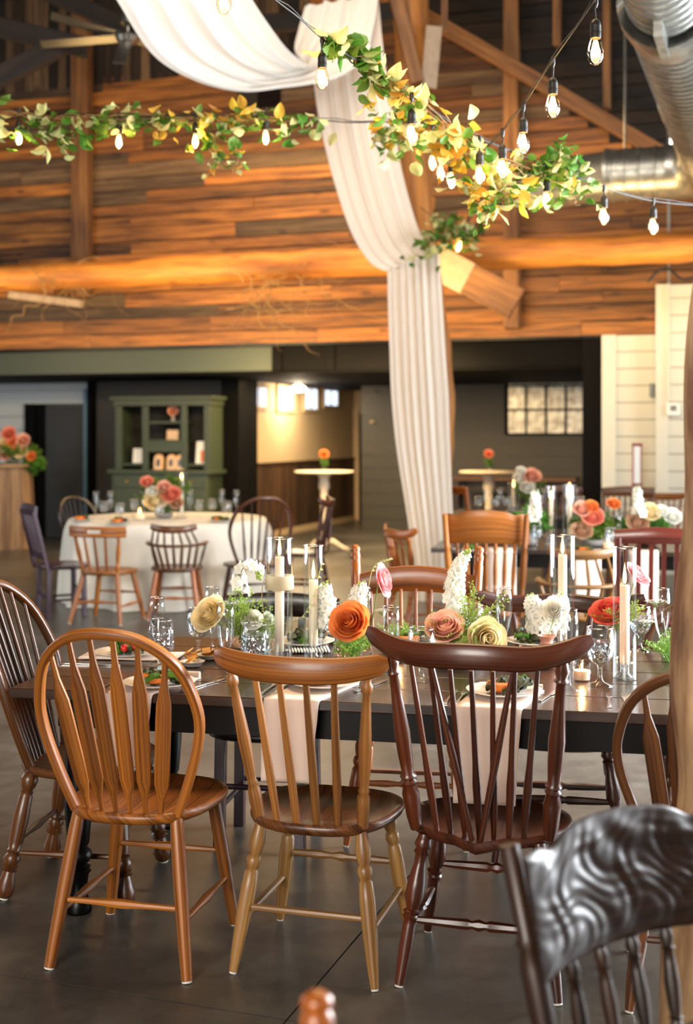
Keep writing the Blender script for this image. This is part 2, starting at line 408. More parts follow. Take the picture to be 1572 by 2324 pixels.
def concrete_mat():
    m, nt, out = newmat('polished_concrete'); b = principled(nt, out); L = nt.links.new
    tc = node(nt, 'ShaderNodeTexCoord')
    n1 = node(nt, 'ShaderNodeTexNoise', i_Scale=0.9, i_Detail=6.0, i_Roughness=0.6); L(tc.outputs['Object'], n1.inputs['Vector'])
    n2 = node(nt, 'ShaderNodeTexNoise', i_Scale=110.0, i_Detail=3.0); L(tc.outputs['Object'], n2.inputs['Vector'])
    r = node(nt, 'ShaderNodeValToRGB'); r.color_ramp.elements[0].position = 0.3; r.color_ramp.elements[1].position = 0.75
    r.color_ramp.elements[0].color = hexc('33302B'); r.color_ramp.elements[1].color = hexc('625D55'); L(n1.outputs['Fac'], r.inputs[0])
    n3 = node(nt, 'ShaderNodeTexNoise', i_Scale=7.0, i_Detail=8.0, i_Roughness=0.7); L(tc.outputs['Object'], n3.inputs['Vector'])
    r3 = node(nt, 'ShaderNodeMapRange'); r3.inputs['From Min'].default_value = 0.3; r3.inputs['From Max'].default_value = 0.7; r3.inputs['To Min'].default_value = 0.62; r3.inputs['To Max'].default_value = 1.3; L(n3.outputs['Fac'], r3.inputs['Value'])
    m3 = node(nt, 'ShaderNodeVectorMath', operation='SCALE'); L(r.outputs[0], m3.inputs[0]); L(r3.outputs[0], m3.inputs['Scale'])
    mx = node(nt, 'ShaderNodeMix', data_type='RGBA', blend_type='OVERLAY'); mx.inputs['Factor'].default_value = 0.35
    L(m3.outputs[0], mx.inputs['A']); L(n2.outputs['Color'], mx.inputs['B']); L(mx.outputs['Result'], b.inputs['Base Color'])
    rr = node(nt, 'ShaderNodeMapRange'); rr.inputs['To Min'].default_value = 0.24; rr.inputs['To Max'].default_value = 0.44; L(n1.outputs['Fac'], rr.inputs['Value']); L(rr.outputs[0], b.inputs['Roughness'])
    bp = node(nt, 'ShaderNodeBump', i_Strength=0.04, i_Distance=0.002); L(n2.outputs['Fac'], bp.inputs['Height']); L(bp.outputs[0], b.inputs['Normal'])
concrete_mat()
def galvanised_mat():
    m, nt, out = newmat('galvanised'); b = principled(nt, out, Metallic=0.85, Roughness=0.36); L = nt.links.new
    tc = node(nt, 'ShaderNodeTexCoord'); v = node(nt, 'ShaderNodeTexVoronoi', i_Scale=14.0); L(tc.outputs['Object'], v.inputs['Vector'])
    r = node(nt, 'ShaderNodeValToRGB'); r.color_ramp.elements[0].color = hexc('8E8F8A'); r.color_ramp.elements[1].color = hexc('BDBDB6'); L(v.outputs['Color'], r.inputs[0]); L(r.outputs[0], b.inputs['Base Color'])
galvanised_mat()
def mirror_mat():  # window light reflected in the old mirror is painted as pale greys
    m, nt, out = newmat('old_mirror_reflection'); b = principled(nt, out, Metallic=0.35, Roughness=0.25); L = nt.links.new
    tc = node(nt, 'ShaderNodeTexCoord'); n1 = node(nt, 'ShaderNodeTexNoise', i_Scale=9.0, i_Detail=5.0); L(tc.outputs['Object'], n1.inputs['Vector'])
    r = node(nt, 'ShaderNodeValToRGB'); r.color_ramp.elements[0].position = 0.35; r.color_ramp.elements[1].position = 0.65
    r.color_ramp.elements[0].color = hexc('A09A90'); r.color_ramp.elements[1].color = hexc('E6E6E2'); L(n1.outputs['Fac'], r.inputs[0]); L(r.outputs[0], b.inputs['Base Color'])
mirror_mat()
# ================================================================== the building
def wmat(s, d, z=0.0):
    return Matrix.Translation(WL(s, d, z)) @ Matrix.Rotation(A19, 4, 'Z')
def wbox(mb, s0, s1, d0, d1, z0, z1):
    return mb.box(((s0 + s1) / 2, (d0 + d1) / 2, (z0 + z1) / 2), (s1 - s0, d1 - d0, z1 - z0), WM)
WM = wmat(0, 0)
def wobj(name, mat, boxes, parent=None, bev=0.0):
    mb = MB()
    for b in boxes: wbox(mb, *b)
    o = mb.obj(name, mat, parent)
    if bev: bevel(o, bev)
    return o
floor = struct(wobj('floor', M('concrete_gap'), [(-12, 18, -24, 9, -0.2, -0.012)]))
SJ = 8.63
for i in range(-5, 3):
    for j in range(-5, 3):
        s0, d0 = SJ + i * 3.9, -3.0 + j * 4.2
        wobj('slab', M('polished_concrete'), [(s0 + .003, s0 + 3.897, d0 + .003, d0 + 4.197, -0.1, 0.0)], floor)
# gable wall: backing and individual boards
wall = struct(wobj('wall_back', M('barn_dark'), [(-4, 13, 0.04, 0.14, 2.655, 7.6)]))
sA, zA, sB, zB = WS(985, 0), WZ(985, 55, 0), WS(1510, 0), WZ(1510, 385, 0)
def s_roof(z): return sA + (z - zA) / (zB - zA) * (sB - sA)
z = 2.66; row = 0
while z < 7.15:
    h = R.choice((0.15, 0.17, 0.19))
    s = -1.6 - R.random()
    if z > 6.05: s = WS(700, 0)
    while s < 10.4:
        e = min(s + R.uniform(1.6, 4.2), 10.4)
        lim = s_roof(z + h / 2)
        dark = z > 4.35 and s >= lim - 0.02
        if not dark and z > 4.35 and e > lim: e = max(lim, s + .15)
        grey = R.random() < (0.6 if s < 0.6 else 0.13)  # extra grey boards at left paint the warm light fading there
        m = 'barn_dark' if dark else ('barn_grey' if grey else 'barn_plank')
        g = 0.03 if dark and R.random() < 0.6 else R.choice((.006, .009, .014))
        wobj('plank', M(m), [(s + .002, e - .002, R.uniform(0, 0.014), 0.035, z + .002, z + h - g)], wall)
        s = e
    z += h; row += 1
s = -1.7
while s < WS(700, 0):
    w = R.uniform(0.11, 0.17)
    wobj('plank', M('barn_dark' if R.random() < .6 else 'barn_grey'), [(s + .004, s + w - .006, R.uniform(0, .014), 0.035, 6.06, 7.3)], wall)
    s += w
# roof
def roof_plane(sa, za, sb, zb):
    mb = MB()
    p = [WL(sa, -24, za), WL(sb, -24, zb), WL(sb, 0.3, zb), WL(sa, 0.3, za)]
    q = [x + V((0, 0, .12)) for x in p]
    mb.add(p + q, [(0, 1, 2, 3), (7, 6, 5, 4), (0, 4, 5, 1), (1, 5, 6, 2), (2, 6, 7, 3), (3, 7, 4, 0)], [[(x * 3, y) for x, y in ((0, 0), (0, 8), (9, 8), (9, 0))]] * 6)
    return mb
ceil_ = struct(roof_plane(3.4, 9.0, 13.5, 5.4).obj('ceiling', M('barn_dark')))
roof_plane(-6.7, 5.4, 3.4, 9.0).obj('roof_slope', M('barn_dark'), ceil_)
# white boarded part of the gable wall
def boarded(name, mat, s0, s1, d0, z1, bh, trims):
    w = struct(wobj(name, M('black_matt'), [(s0, s1, d0 + .02, d0 + .1, 0.0, z1)]))
    z = 0.0
    while z < z1 - .01:
        e = min(z + bh, z1)
        wobj('board', M(mat), [(s0, s1, d0, d0 + .02, z + .001, e - .007)], w)
        z = e
    for a, b in trims:
        wobj('trim_board', M(mat), [(a, b, d0 - .025, d0, 0.0, z1)], w)
    return w
sw0, sw1, sw2 = WS(1365, -.06), WS(1490, -.06), WS(1900, -.06)
boarded('wall_right', 'white_siding', sw0, sw1, -.04, 2.655, .19, [(sw0, WS(1397, -.06))])
boarded('wall_right_corner', 'white_siding', sw1, sw2, -.16, 3.19, .19, [(sw1, WS(1516, -.18))])
struct(wobj('trim_1', M('black_matt'), [(WS(1321, 0), sw0, 0.0, 0.7, 0.0, 2.655)]))
struct(wobj('trim_2', M('header_green'), [(-4, WS(622, .2), 0.15, 0.3, 2.33, 2.655)], bev=.004))
struct(wobj('trim_3', M('black_matt'), [(WS(622, .2), WS(1365, .1), 0.12, 0.32, 2.33, 2.655)]))
struct(wobj('trim_4', M('black_paint'), [(-4, sw0, -0.02, 0.14, 2.63, 2.662)]))
struct(wobj('trim_5', M('black_matt'), [(WS(622, .12), WS(640, .12), 0.09, 0.12, 2.33, 2.64)]))
struct(wobj('trim_6', M('black_matt'), [(WS(742, .12), WS(760, .12), 0.09, 0.12, 2.33, 2.64)]))
ceil2 = struct(wobj('ceiling_back_room', M('black_matt'), [(-5, 13, 0.15, 9, 2.3, 2.33)]))
# left end of the back room
DB = 1.9
wl = struct(wobj('wall_left', M('charcoal'), [(-4, WS(545, DB), DB + .03, DB + .15, 0, 2.3)]))
def zz(px, py, d): return WZ(px, py, d)
z = 0.0
while z < 2.29:
    e = min(z + .2, 2.3)
    x1 = WS(60, DB) if z < 1.98 else WS(203, DB)
    wobj('board', M('pale_siding'), [(-4, x1, DB, DB + .03, z + .001, e - .008)], wl)
    z = e
    if abs(z - 2.0) < .05: z = 1.985
struct(wobj('baseboard_left', M('pale_siding'), [(-4, WS(60, DB), DB - .02, DB, 0, .14), (WS(215, DB), WS(262, DB), DB, DB + .03, 0, .12)]))
d1 = struct(wobj('door_1', M('slate_door'), [(WS(106, DB), WS(193, DB), DB - .03, DB + .01, 0.01, 1.9)], bev=.004))
wobj('door_frame', M('black_matt'), [(WS(60, DB), WS(84, DB), DB - .06, DB + .02, 0, 1.985), (WS(84, DB), WS(106, DB), DB - .0, DB + .02, 0, 1.985)], d1)
wobj('door_head', M('slate_door'), [(WS(106, DB), WS(193, DB), DB - .02, DB + .02, 1.905, 1.985)], d1)
for a, b in ((.1, .82), (.92, 1.82)):
    wobj('door_panel', M('slate_door'), [(WS(118, DB), WS(181, DB), DB - .04, DB - .03, a, b)], d1, .006)
wobj('door_edge', M('blue_edge'), [(WS(193, DB), WS(204, DB), DB - .05, DB + .02, 0, 2.2)], d1)
struct(wobj('trim_7', M('black_matt'), [(WS(505, 1.4), WS(545, 1.4), 1.35, 2.0, 0, 2.3)]))
struct(wobj('trim_8', M('black_matt'), [(WS(205, DB), WS(216, DB), DB - .1, DB + .03, 0, 2.3)]))
# corridor seen through the opening
PC = V((-1.454, 18.1, 0))
CM = Matrix.Translation(PC) @ Matrix.Rotation(A19, 4, 'Z')            # x = U (out of the wall), y = N (down the corridor)
def cbox(name, mat, boxes, parent=None):
    mb = MB()
    for x0, x1, y0, y1, z0, z1 in boxes: mb.box(((x0 + x1) / 2, (y0 + y1) / 2, (z0 + z1) / 2), (x1 - x0, y1 - y0, z1 - z0), CM)
    return mb.obj(name, mat, parent)
LC = 4.9
wc = struct(cbox('wall_corridor', M('cream_wall'), [(-.12, 0, 0, LC, 0, 2.3)]))
y = 0.0
while y < LC - .01:
    w = R.uniform(.15, .24); e = min(y + w, LC)
    cbox('wainscot_board', M('wainscot'), [(0, .02, y + .003, e - .004, .0, 1.08)], wc); y = e
struct(cbox('trim_9', M('wainscot'), [(0, .035, 0, LC, 1.08, 1.115)]))
struct(cbox('baseboard_corridor', M('cream_wall'), [(.02, .035, 0, LC, 0, .09)]))
def cpx(px):
    t = (px - CX) / F
    return (t * PC.y - PC.x) / (N.x - t * N.y)
for i, (a, b, yt, yb) in enumerate(((566, 601, 880, 922), (628, 661, 880, 928), (688, 716, 880, 928), (733, 762, 880, 920))):
    L0, L1 = cpx(a), cpx(b); k = F / (PC.y + N.y * (L0 + L1) / 2); z0, z1 = EYE + (HZ - yb) / k, min(2.26, EYE + (HZ - yt) / k)
    w = struct(cbox('window_%d' % (i + 1), M('window_day'), [(.005, .02, L0, L1, z0, z1)]))
    cbox('window_frame', M('cream_wall'), [(.0, .04, L0 - .05, L0, z0 - .05, z1 + .04), (.0, .04, L1, L1 + .05, z0 - .05, z1 + .04), (.0, .04, L0, L1, z0 - .05, z0), (0, .04, L0, L1, z1, z1 + .04)], w)
    cbox('window_bar', M('cream_wall'), [(.02, .035, (L0 + L1) / 2 - .02, (L0 + L1) / 2 + .02, z0, z1)], w)
we = struct(cbox('wall_corridor_end', M('cream_wall'), [(-.1, 2.2, LC, LC + .12, 0, 2.3)]))
cbox('door_casing', M('cream_wall'), [(-.02, .1, LC - .05, LC, 0, 2.0)], we)
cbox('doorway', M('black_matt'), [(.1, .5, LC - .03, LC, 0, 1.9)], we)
# dark boarded wall with the mirror
PD = V((0.237, 20.2, 0)); DM = Matrix.Translation(PD) @ Matrix.Rotation(A19, 4, 'Z')
def dbox(name, mat, boxes, parent=None):
    mb = MB()
    for x0, x1, y0, y1, z0, z1 in boxes: mb.box(((x0 + x1) / 2, (y0 + y1) / 2, (z0 + z1) / 2), (x1 - x0, y1 - y0, z1 - z0), DM)
    return mb.obj(name, mat, parent)
wd = struct(dbox('wall_mirror_side', M('charcoal'), [(0, 5.5, .02, .14, 0, 2.3)]))
z = 0
while z < 2.29:
    e = min(z + .2, 2.3); dbox('board', M('charcoal'), [(0, 5.5, 0, .02, z + .001, e - .006)], wd); z = e
def dpx(px):
    t = (px - CX) / F
    return (t * PD.y - PD.x) / (U.x - t * U.y)
def dz(px, py):
    return EYE + (HZ - py) * (PD.y + U.y * dpx(px)) / F
m0, m1 = dpx(1150), dpx(1330); mz0, mz1 = dz(1240, 985), dz(1240, 875)
mir = thing('wall_mirror', 'arched window-pane mirror hanging on the dark boarded wall', 'mirror', DM @ V(((m0 + m1) / 2, -.02, mz0)), A19)
mw = m1 - m0; mh = mz1 - mz0
for i in range(4):
    for j in range(2):
        MB().box((-mw / 2 + mw * (i + .5) / 4, 0, mh * (j + .5) / 2), (mw / 4 - .03, .012, mh / 2 - .03)).obj('mirror_pane', M('old_mirror_reflection'), mir)
fr = MB()
for i in range(5): fr.box((-mw / 2 + mw * i / 4, -.012, mh / 2), (.03 if 0 < i < 4 else .05, .03, mh + .03))
for j in range(3): fr.box((0, -.012, mh * j / 2), (mw + .05, .03, .03))
fr.tube([(-mw / 2 * math.cos(a * PI / 16), -.012, mh + .24 * math.sin(a * PI / 16)) for a in range(17)], .02, 6)
fr.obj('mirror_frame', M('black_matt'), mir)
MB().prism([(-mw / 2 * math.cos(a * PI / 16), mh + .24 * math.sin(a * PI / 16)) for a in range(17)], 0, .01, Matrix.Rotation(PI / 2, 4, 'X')).obj('mirror_pane', M('old_mirror_reflection'), mir)
tag(MB().lathe([(0, -.02), (.03, -.02), (.045, 0), (.03, .015), (0, .02)], 14).obj('wall_fixture', M('cream_wall')), 'small round tan fixture on the dark wall left of the drape', 'wall fixture').location = DM @ V((dpx(846), -.03, dz(846, 957)))
tag(MB().lathe([(0, -.015), (.03, -.012), (.03, .012), (0, .015)], 14).obj('wall_fixture', M('bowl_brown')), 'small dim fixture high on the dark wall left of the drape', 'wall fixture').location = DM @ V((dpx(852), -.03, dz(852, 889)))
# timbers on and before the gable wall
def vpost(name, label, px0, px1, d, z0, z1, mat='timber'):
    o = wobj(name, M(mat), [(WS(px0, d), WS(px1, d), d, d + .16, z0, z1)], bev=.008)
    return tag(o, label, 'timber post')
vpost('wall_post', 'square timber post on the plank wall at the far left', 160, 197, -.17, 3.3, 7.2)
vpost('wall_post', 'brown timber post on the plank wall right of the tree trunk pillar', 1141, 1175, -.17, 2.75, 7.2)
vpost('roof_stud', 'thin vertical stud under the dark roof boards, beside the hanging bulbs', 1254, 1270, -.3, s_roof(0) * 0 + 5.9, 7.2)
vpost('roof_stud', 'thin vertical stud under the dark roof boards, nearest the metal duct', 1367, 1383, -.3, 5.15, 7.2)
def beam_log(name, p0, p1, r, mat, n=24, wob=.02, seed=1, m=14):
    rr = random.Random(seed); mb = MB()
    pts = [V(p0).lerp(V(p1), i / (n - 1)) + V((0, 0, rr.uniform(-wob, wob) * .5)) for i in range(n)]
    rad = [r * (1 + rr.uniform(-1, 1) * wob * 1.6) for i in range(n)]
    return mb.tube(pts, rad, m).obj(name, mat, sharp=70)
lg = beam_log('log_beam', WL(-2.5, -1.0, 3.46), WL(10.5, -1.0, 3.47), .16, M('log_wood'), 40, .03, 3)
tag(lg, 'long round honey-coloured log running across in front of the plank wall', 'log beam')
raf = MB().bar(WL(sA - .1, -.35, zA + .05), WL(sB + .3, -.35, zB - .1), .14, .16).obj('rafter', M('timber')); bevel(raf, .01)
tag(raf, 'sloping timber rafter along the edge of the dark roof boards', 'rafter')
def brace(label, a, b, d, hgt, split):
    p0, p1 = WL(WS(a[0], d), d, WZ(a[0], a[1], d)), WL(WS(b[0], d - .0), d, WZ(b[0], b[1], d))
    t = thing('knee_brace', label, 'brace', (0, 0, 0))
    q = p0.lerp(p1, split)
    bevel(MB().bar(q, p1, .08, hgt, (0, 0, 1)).obj('brace_plank', M('timber'), t), .006)
    bevel(MB().bar(p0, q, .09, hgt + .01, (0, 0, 1)).obj('brace_end', M('white_paint_worn'), t), .006)
brace('flat knee brace with a pale end, right of the white drape', (985, 592), (1172, 690), -1.35, .34, .42)
brace('short pale-ended brace under the log at the far left', (185, 690), (15, 668), -.8, .08, .95)
# tree trunk pillar
PY = 12.3
pil = [(926, -420, PY), (930, -200, PY), (932, -40, PY), (934, 120, PY), (938, 300, PY), (942, 470, PY), (962, 620, PY), (985, 800, PY), (992, 940, PY), (985, 1100, PY), (985, 1352, PY)]
pp = [D(*p) for p in spline(pil, 40)]; rr = random.Random(5)
pr = [.165 * (1 + rr.uniform(-.05, .05)) for _ in pp]
pz = thing('trunk_pillar', 'rough tree trunk pillar behind the white drape', 'pillar', (pp[-1].x, pp[-1].y, 0))
def rel(o, pts): return [V(p) - V(o.location) for p in pts]
pp[-1].z = 0
MB().tube(rel(pz, pp), pr, 16).obj('trunk', M('log_wood'), pz, 70)
MB().bar(D(820, -340, 12.1) - pz.location, D(945, 190, 12.1) - pz.location, .17, .12).obj('side_timber', M('timber'), pz)
MB().bar(D(985, 60, 12.1) - pz.location, D(972, 200, 12.1) - pz.location, .03, .15, (1, 0, 0)).obj('gusset_plate', M('white_paint_worn'), pz)
tag(MB().bar(D(1008, -20, 12.6), D(1008, 70, 12.6), .06, .06).obj('roof_stud', M('timber')), 'short thin stud above the trunk pillar at the roof', 'timber post')
# dark trusses at the upper left
for i, (a, b, lab) in enumerate((((-30, 190, 13), (135, 105, 13), 'lower sloping truss timber in the dark upper left corner'), ((-30, 55, 13.3), (200, 110, 13.3), 'upper sloping truss timber in the dark upper left corner'),
                                 ((105, -20, 14.5), (420, 120, 14.5), 'dark truss timber behind the ceiling fan'), ((560, 60, 14.2), (960, 20, 14.2), 'dark tie beam behind the drape at the top'))):
    o = MB().bar(D(*a), D(*b), .12, .2).obj('truss_timber', M('barn_dark')); bevel(o, .01); tag(o, lab, 'timber')
# vent grille high on the wall
vs0, vs1 = WS(540, -.02), WS(636, -.02); vz0, vz1 = WZ(588, 246, -.02), WZ(588, 204, -.02)
vt = thing('wall_vent', 'dark louvred vent on the plank wall below the swag', 'vent', WL((vs0 + vs1) / 2, -.03, vz0), A19)
vw = vs1 - vs0; vh = vz1 - vz0
MB().box((-vw / 4, 0, vh / 2), (vw / 2 - .02, .04, vh)).obj('shutter', M('barn_dark'), vt)
MB().box((vw / 4, .012, vh / 2), (vw / 2, .015, vh)).obj('backing', M('black_matt'), vt)
for i in range(9): MB().box((vw / 4, 0, vh * (i + .5) / 9), (vw / 2 - .02, .02, vh / 18)).obj('slat', M('espresso'), vt)
# metal ducts
def duct_axis(y): return V((-.72 + .344 * y, y, 4.18))
dt = thing('spiral_duct', 'galvanised spiral air duct with an elbow at the upper right', 'air duct', (0, 0, 0))
RD = .27
def ribbed(p0, p1, r, step=.11, amp=.007):
    ln = (p1 - p0).length; n = max(2, int(ln / step)); pts = []; rs = []
    for i in range(n):
        for f, a in ((0, 0), (.42, 0), (.5, amp), (.58, 0)):
            pts.append(p0.lerp(p1, (i + f) / n)); rs.append(r + a)
    pts.append(p1); rs.append(r)
    return MB().tube(pts, rs, 28, False)
e0, e1, e2 = duct_axis(5.6), duct_axis(7.7), duct_axis(11.9)
ribbed(e0, e1, RD - .035).obj('duct_section', M('galvanised'), dt, 60)
MB().tube([e1, e1.lerp(e2, .0), e1.lerp(e2, .03), e1.lerp(e2, .1), e1.lerp(e2, .105)], [RD - .035, RD + .03, RD + .035, RD + .01, RD], 32, False).obj('collar', M('galvanised'), dt, 60)
ribbed(e1.lerp(e2, .1), e2, RD).obj('duct_section', M('galvanised'), dt, 60)
ca = e2 + N * .45
el = [e2] + [ca + (-N * .45) * math.cos(a) + (-U * .0) + (N * 0) for a in ()]
b0 = e2 + N * .42 - U * .42
arc = [e2.lerp(e2 + N * .42, 0)] + [b0 + U * .42 * math.cos(a * PI / 12) + N * .42 * math.sin(a * PI / 12) for a in range(1, 7)]
MB().tube(arc, RD + .004, 28, False).obj('elbow', M('galvanised'), dt, 60)
b1 = arc[-1]; b2 = b1 - U * .62; b3 = b1 - U * 1.25
MB().tube([b1, b1 - U * .01, b2], [RD - .01, RD - .01, RD - .01], 28, False).obj('duct_section', M('galvanised'), dt, 60)
for f in (.12, .28, .42, .55): MB().tube([b1 - U * f, b1 - U * (f + .008), b1 - U * (f + .022), b1 - U * (f + .03)], [RD - .012, RD + .004, RD + .004, RD - .012], 28, False).obj('seam', M('galvanised'), dt, 60)
MB().tube([b2, b2 - U * .01, b3 + V((0, 0, -.05)), b3 + V((0, 0, -.05)) - U * .22 + V((0, 0, -.06))], [RD - .01, RD - .02, RD - .02, RD - .05], 28, True).obj('duct_end', M('galvanised'), dt, 60)
for p in (b2, b3 + V((0, 0, -.05))): MB().tube([p + U * .03, p + U * .02, p - U * .02, p - U * .03], [RD - .015, RD + .008, RD + .008, RD - .015], 28, False).obj('seam', M('galvanised'), dt, 60)
hp = b1 - U * .45
MB().tube([hp + V((0, 0, RD)), hp + V((0, 0, RD + .35)), hp + V((0, 0, 3.0))], .012, 6).obj('hanger_strap', M('galvanised'), dt)
MB().box((0, 0, 0), (.02, .5, .12), Matrix.Translation(duct_axis(9.9) + V((-RD * .9, 0, -.1))) @ Matrix.Rotation(A19, 4, 'Z')).obj('register', M('galvanised'), dt)
MB().box((0, 0, 0), (.05, .5, .16), Matrix.Translation(duct_axis(7.6) + V((-.02, 0, -RD * .93))) @ Matrix.Rotation(A19, 4, 'Z')).obj('register', M('galvanised'), dt)
# bright eave gap and conduits near the ducts
struct(wobj('window_5', M('daylight_gap'), [(WS(1520, -.02), WS(1532, -.02), -.02, -.01, WZ(1526, 330, 0), WZ(1526, 270, 0))]))
tag(MB().tube([WL(WS(1517, -.2), -.2, 3.19), WL(WS(1517, -.2), -.2, 3.95), WL(WS(1515, -.2), -.2, 5.2)], .014, 6).obj('conduit', M('galvanised')), 'thin vertical metal conduit above the white wall', 'conduit')
cw = [D(1470, 640, 13.4), D(1490, 618, 13.4), D(1515, 610, 13.4), D(1535, 625, 13.4), D(1550, 634, 13.4), D(1575, 630, 13.4)]
tag(MB().tube([V(p) for p in spline([tuple(p) for p in cw], 30)], .014, 6).obj('loose_cable', M('cable')), 'loose grey cable looping above the white wall', 'cable')
tag(MB().tube([WL(WS(1519, -.21), -.21, z_) for z_ in (3.19, 2.6, 2.0, 1.9)], .01, 6).obj('conduit', M('white_siding')), 'white conduit running down to the thermostat', 'conduit')
th = thing('thermostat', 'small white thermostat on the white wall', 'thermostat', WL(WS(1528, -.2), -.2, WZ(1528, 942, -.2)), A19)
MB().box((0, 0, .065), (.14, .03, .13)).obj('housing', M('white_plastic'), th); MB().box((0, -.017, .075), (.07, .006, .06)).obj('display', M('screen_grey'), th)
tag(wobj('switch_box', M('screen_grey'), [(WS(1474, -.1), WS(1484, -.1), -.12, -.05, WZ(1480, 900, -.1), WZ(1480, 870, -.1))], bev=.004), 'small grey box on the white boards left of the thermostat', 'box')
sp = G(1445, 1290); sp = D(1445, 1100, 13.75)
sg = thing('table_sign', 'tall narrow red-edged white sign before the white wall', 'sign', (sp.x, sp.y, sp.z), 0)
MB().box((0, 0, .22), (.075, .012, .42)).obj('board', M('white_plastic'), sg)
for x in (-.043, .043): MB().box((x, 0, .22), (.012, .02, .44)).obj('frame_side', M('red_frame'), sg)
for z_ in (0.0, .43): MB().box((0, 0, z_), (.11, .02, .03)).obj('frame_end', M('red_frame'), sg)
MB().box((0, 0, -(sp.z) / 2), (.02, .02, sp.z)).obj('stand_pole', M('red_frame'), sg); MB().lathe([(0.0, -sp.z), (.13, -sp.z), (.13, -sp.z + .02), (.02, -sp.z + .04)], 16).obj('base', M('red_frame'), sg)
# ceiling fan
fp = D(290, 62, 12.5)
fan = thing('ceiling_fan', 'metal ceiling fan with long thin blades at the upper left', 'ceiling fan', fp)
MB().lathe([(.0, .16), (.06, .15), (.09, .1), (.09, .05), (.06, .02), (.0, .0)], 20).obj('canopy', M('fan_metal'), fan)
MB().lathe([(.02, .02), (.02, -.06), (.1, -.07), (.13, -.1), (.1, -.15), (.03, -.17), (0, -.17)], 20).obj('motor', M('fan_metal'), fan)
MB().tube([(0, 0, .16), (0, 0, 2.9)], .02, 8).obj('downrod', M('fan_metal'), fan)
for k, (tx, ty) in enumerate(((95, 30), (70, 102), (268, 150), (400, 118), (330, 20))):
    e = D(tx, ty, 12.5 + (-.25, .0, -.7, .3, .6)[k]) - fp
    MB().bar((0, 0, -.1), V((0, 0, -.1)).lerp(e, .9), .12, .012, V((0, .35, 1))).obj('blade', M('fan_metal'), fan)
# corridor lamp
lp = D(677, 884, 19.3); lp.z = 2.3
lamp = thing('ceiling_lamp', 'small bright glowing ceiling lamp in the corridor', 'lamp', lp)
MB().lathe([(.0, 0), (.05, 0), (.05, -.02), (.015, -.03)], 16).obj('ceiling_rose', M('white_plastic'), lamp)
MB().lathe([(.03, -.02), (.1, -.05), (.12, -.09), (.08, -.12), (0, -.13)], 18).obj('lamp_shade', M('lamp_shade_lit'), lamp)
pl = bpy.data.lights.new('lamp_light', 'POINT'); pl.energy = 22; pl.color = (1, .82, .56); pl.shadow_soft_size = .1
link('lamp_light', pl, lamp, (0, 0, -.22))
# foreground log post
lp_ = [(.865, 2.93, 0), (.875, 2.95, .35), (.90, 2.95, .7), (.885, 2.95, .95), (.905, 2.95, 1.3), (.925, 2.95, 1.7), (.965, 2.95, 2.1), (1.02, 2.95, 2.7), (1.08, 2.95, 3.6), (1.12, 2.95, 6.2)]
rr = random.Random(8); pts = spline(lp_, 60)
mb = MB(); secs = []
ph = [rr.uniform(0, 6) for _ in range(6)]
for i in range(60):
    t = i / 59.0; sec = []
    for j in range(22):
        a = 2 * PI * j / 22
        r = .135 * (1 + .06 * math.sin(2 * a + ph[0] + 9 * t) + .05 * math.sin(3 * a + ph[1] - 14 * t) + .04 * math.sin(a + 30 * t) + .025 * math.sin(7 * a + 6 * t))
        sec.append((r * math.cos(a), r * math.sin(a)))
    secs.append(sec)
fp_ = mb.sweep(pts, secs, (1, 0, 0)).obj('log_post', M('log_post'), sharp=80)
tag(fp_, 'knotty peeled log post standing at the right edge of the picture', 'post')
# ================================================================== chairs
def flat_sec(w, t, r=.25):
    """rounded rectangle section"""
    a, b = w / 2, t / 2; c = min(a, b) * r * 2 * .5
    return [(-a + c, -b), (a - c, -b), (a, -b + c), (a, b - c), (a - c, b), (-a + c, b), (-a, b - c), (-a, -b + c)]
LEGS = {
    'plain': [(0, .019), (.1, .021), (.45, .022), (.8, .019), (1, .0165)],
    'oakturn': [(0, .015), (.04, .018), (.14, .024), (.2, .019), (.22, .015), (.235, .021), (.27, .023), (.3, .019), (.315, .015), (.335, .021), (.45, .024), (.6, .023), (.85, .018), (1, .012)],
    'dark': [(0, .018), (.03, .02), (.07, .026), (.1, .018), (.12, .024), (.14, .018), (.2, .017), (.32, .026), (.42, .028), (.47, .021), (.5, .017), (.515, .026), (.535, .02), (.55, .024), (.575, .018), (.6, .019), (.75, .02), (1, .014)],
    'heavy': [(0, .014), (.02, .024), (.07, .031), (.12, .026), (.15, .018), (.165, .023), (.18, .02), (.2, .024), (.4, .028), (.55, .025), (.62, .02), (.635, .028), (.65, .02), (.69, .031), (.73, .022), (.745, .03), (.76, .021), (.775, .031), (.79, .021), (.83, .024), (.91, .033), (.97, .028), (1, .018)],
    'square': None,
}
SPIN = {
    'thin': [(0, .0085), (.3, .0105), (.6, .009), (1, .0065)],
    'dowel': [(0, .0115), (.3, .0135), (.7, .012), (1, .0095)],
    'bulge': [(0, .0075), (.18, .011), (.32, .0125), (.45, .0095), (.7, .0085), (1, .0065)],
    'post_oak': [(0, .017), (.12, .02), (.2, .019), (.23, .013), (.245, .017), (.26, .0135), (.32, .016), (.55, .0195), (.8, .014), (.9, .011), (.915, .0175), (.955, .0175), (.97, .012), (1, .012)],
    'post_dark': [(0, .016), (.08, .023), (.2, .026), (.25, .019), (.27, .025), (.285, .018), (.3, .025), (.315, .018), (.4, .021), (.55, .024), (.75, .016), (.86, .0135), (.875, .021), (.89, .0145), (.93, .021), (.97, .0145), (1, .012)],
    'turned': [(0, .011), (.08, .014), (.16, .009), (.18, .014), (.2, .009), (.3, .012), (.5, .014), (.7, .011), (.8, .009), (.82, .014), (.84, .009), (.92, .013), (1, .009)],
}
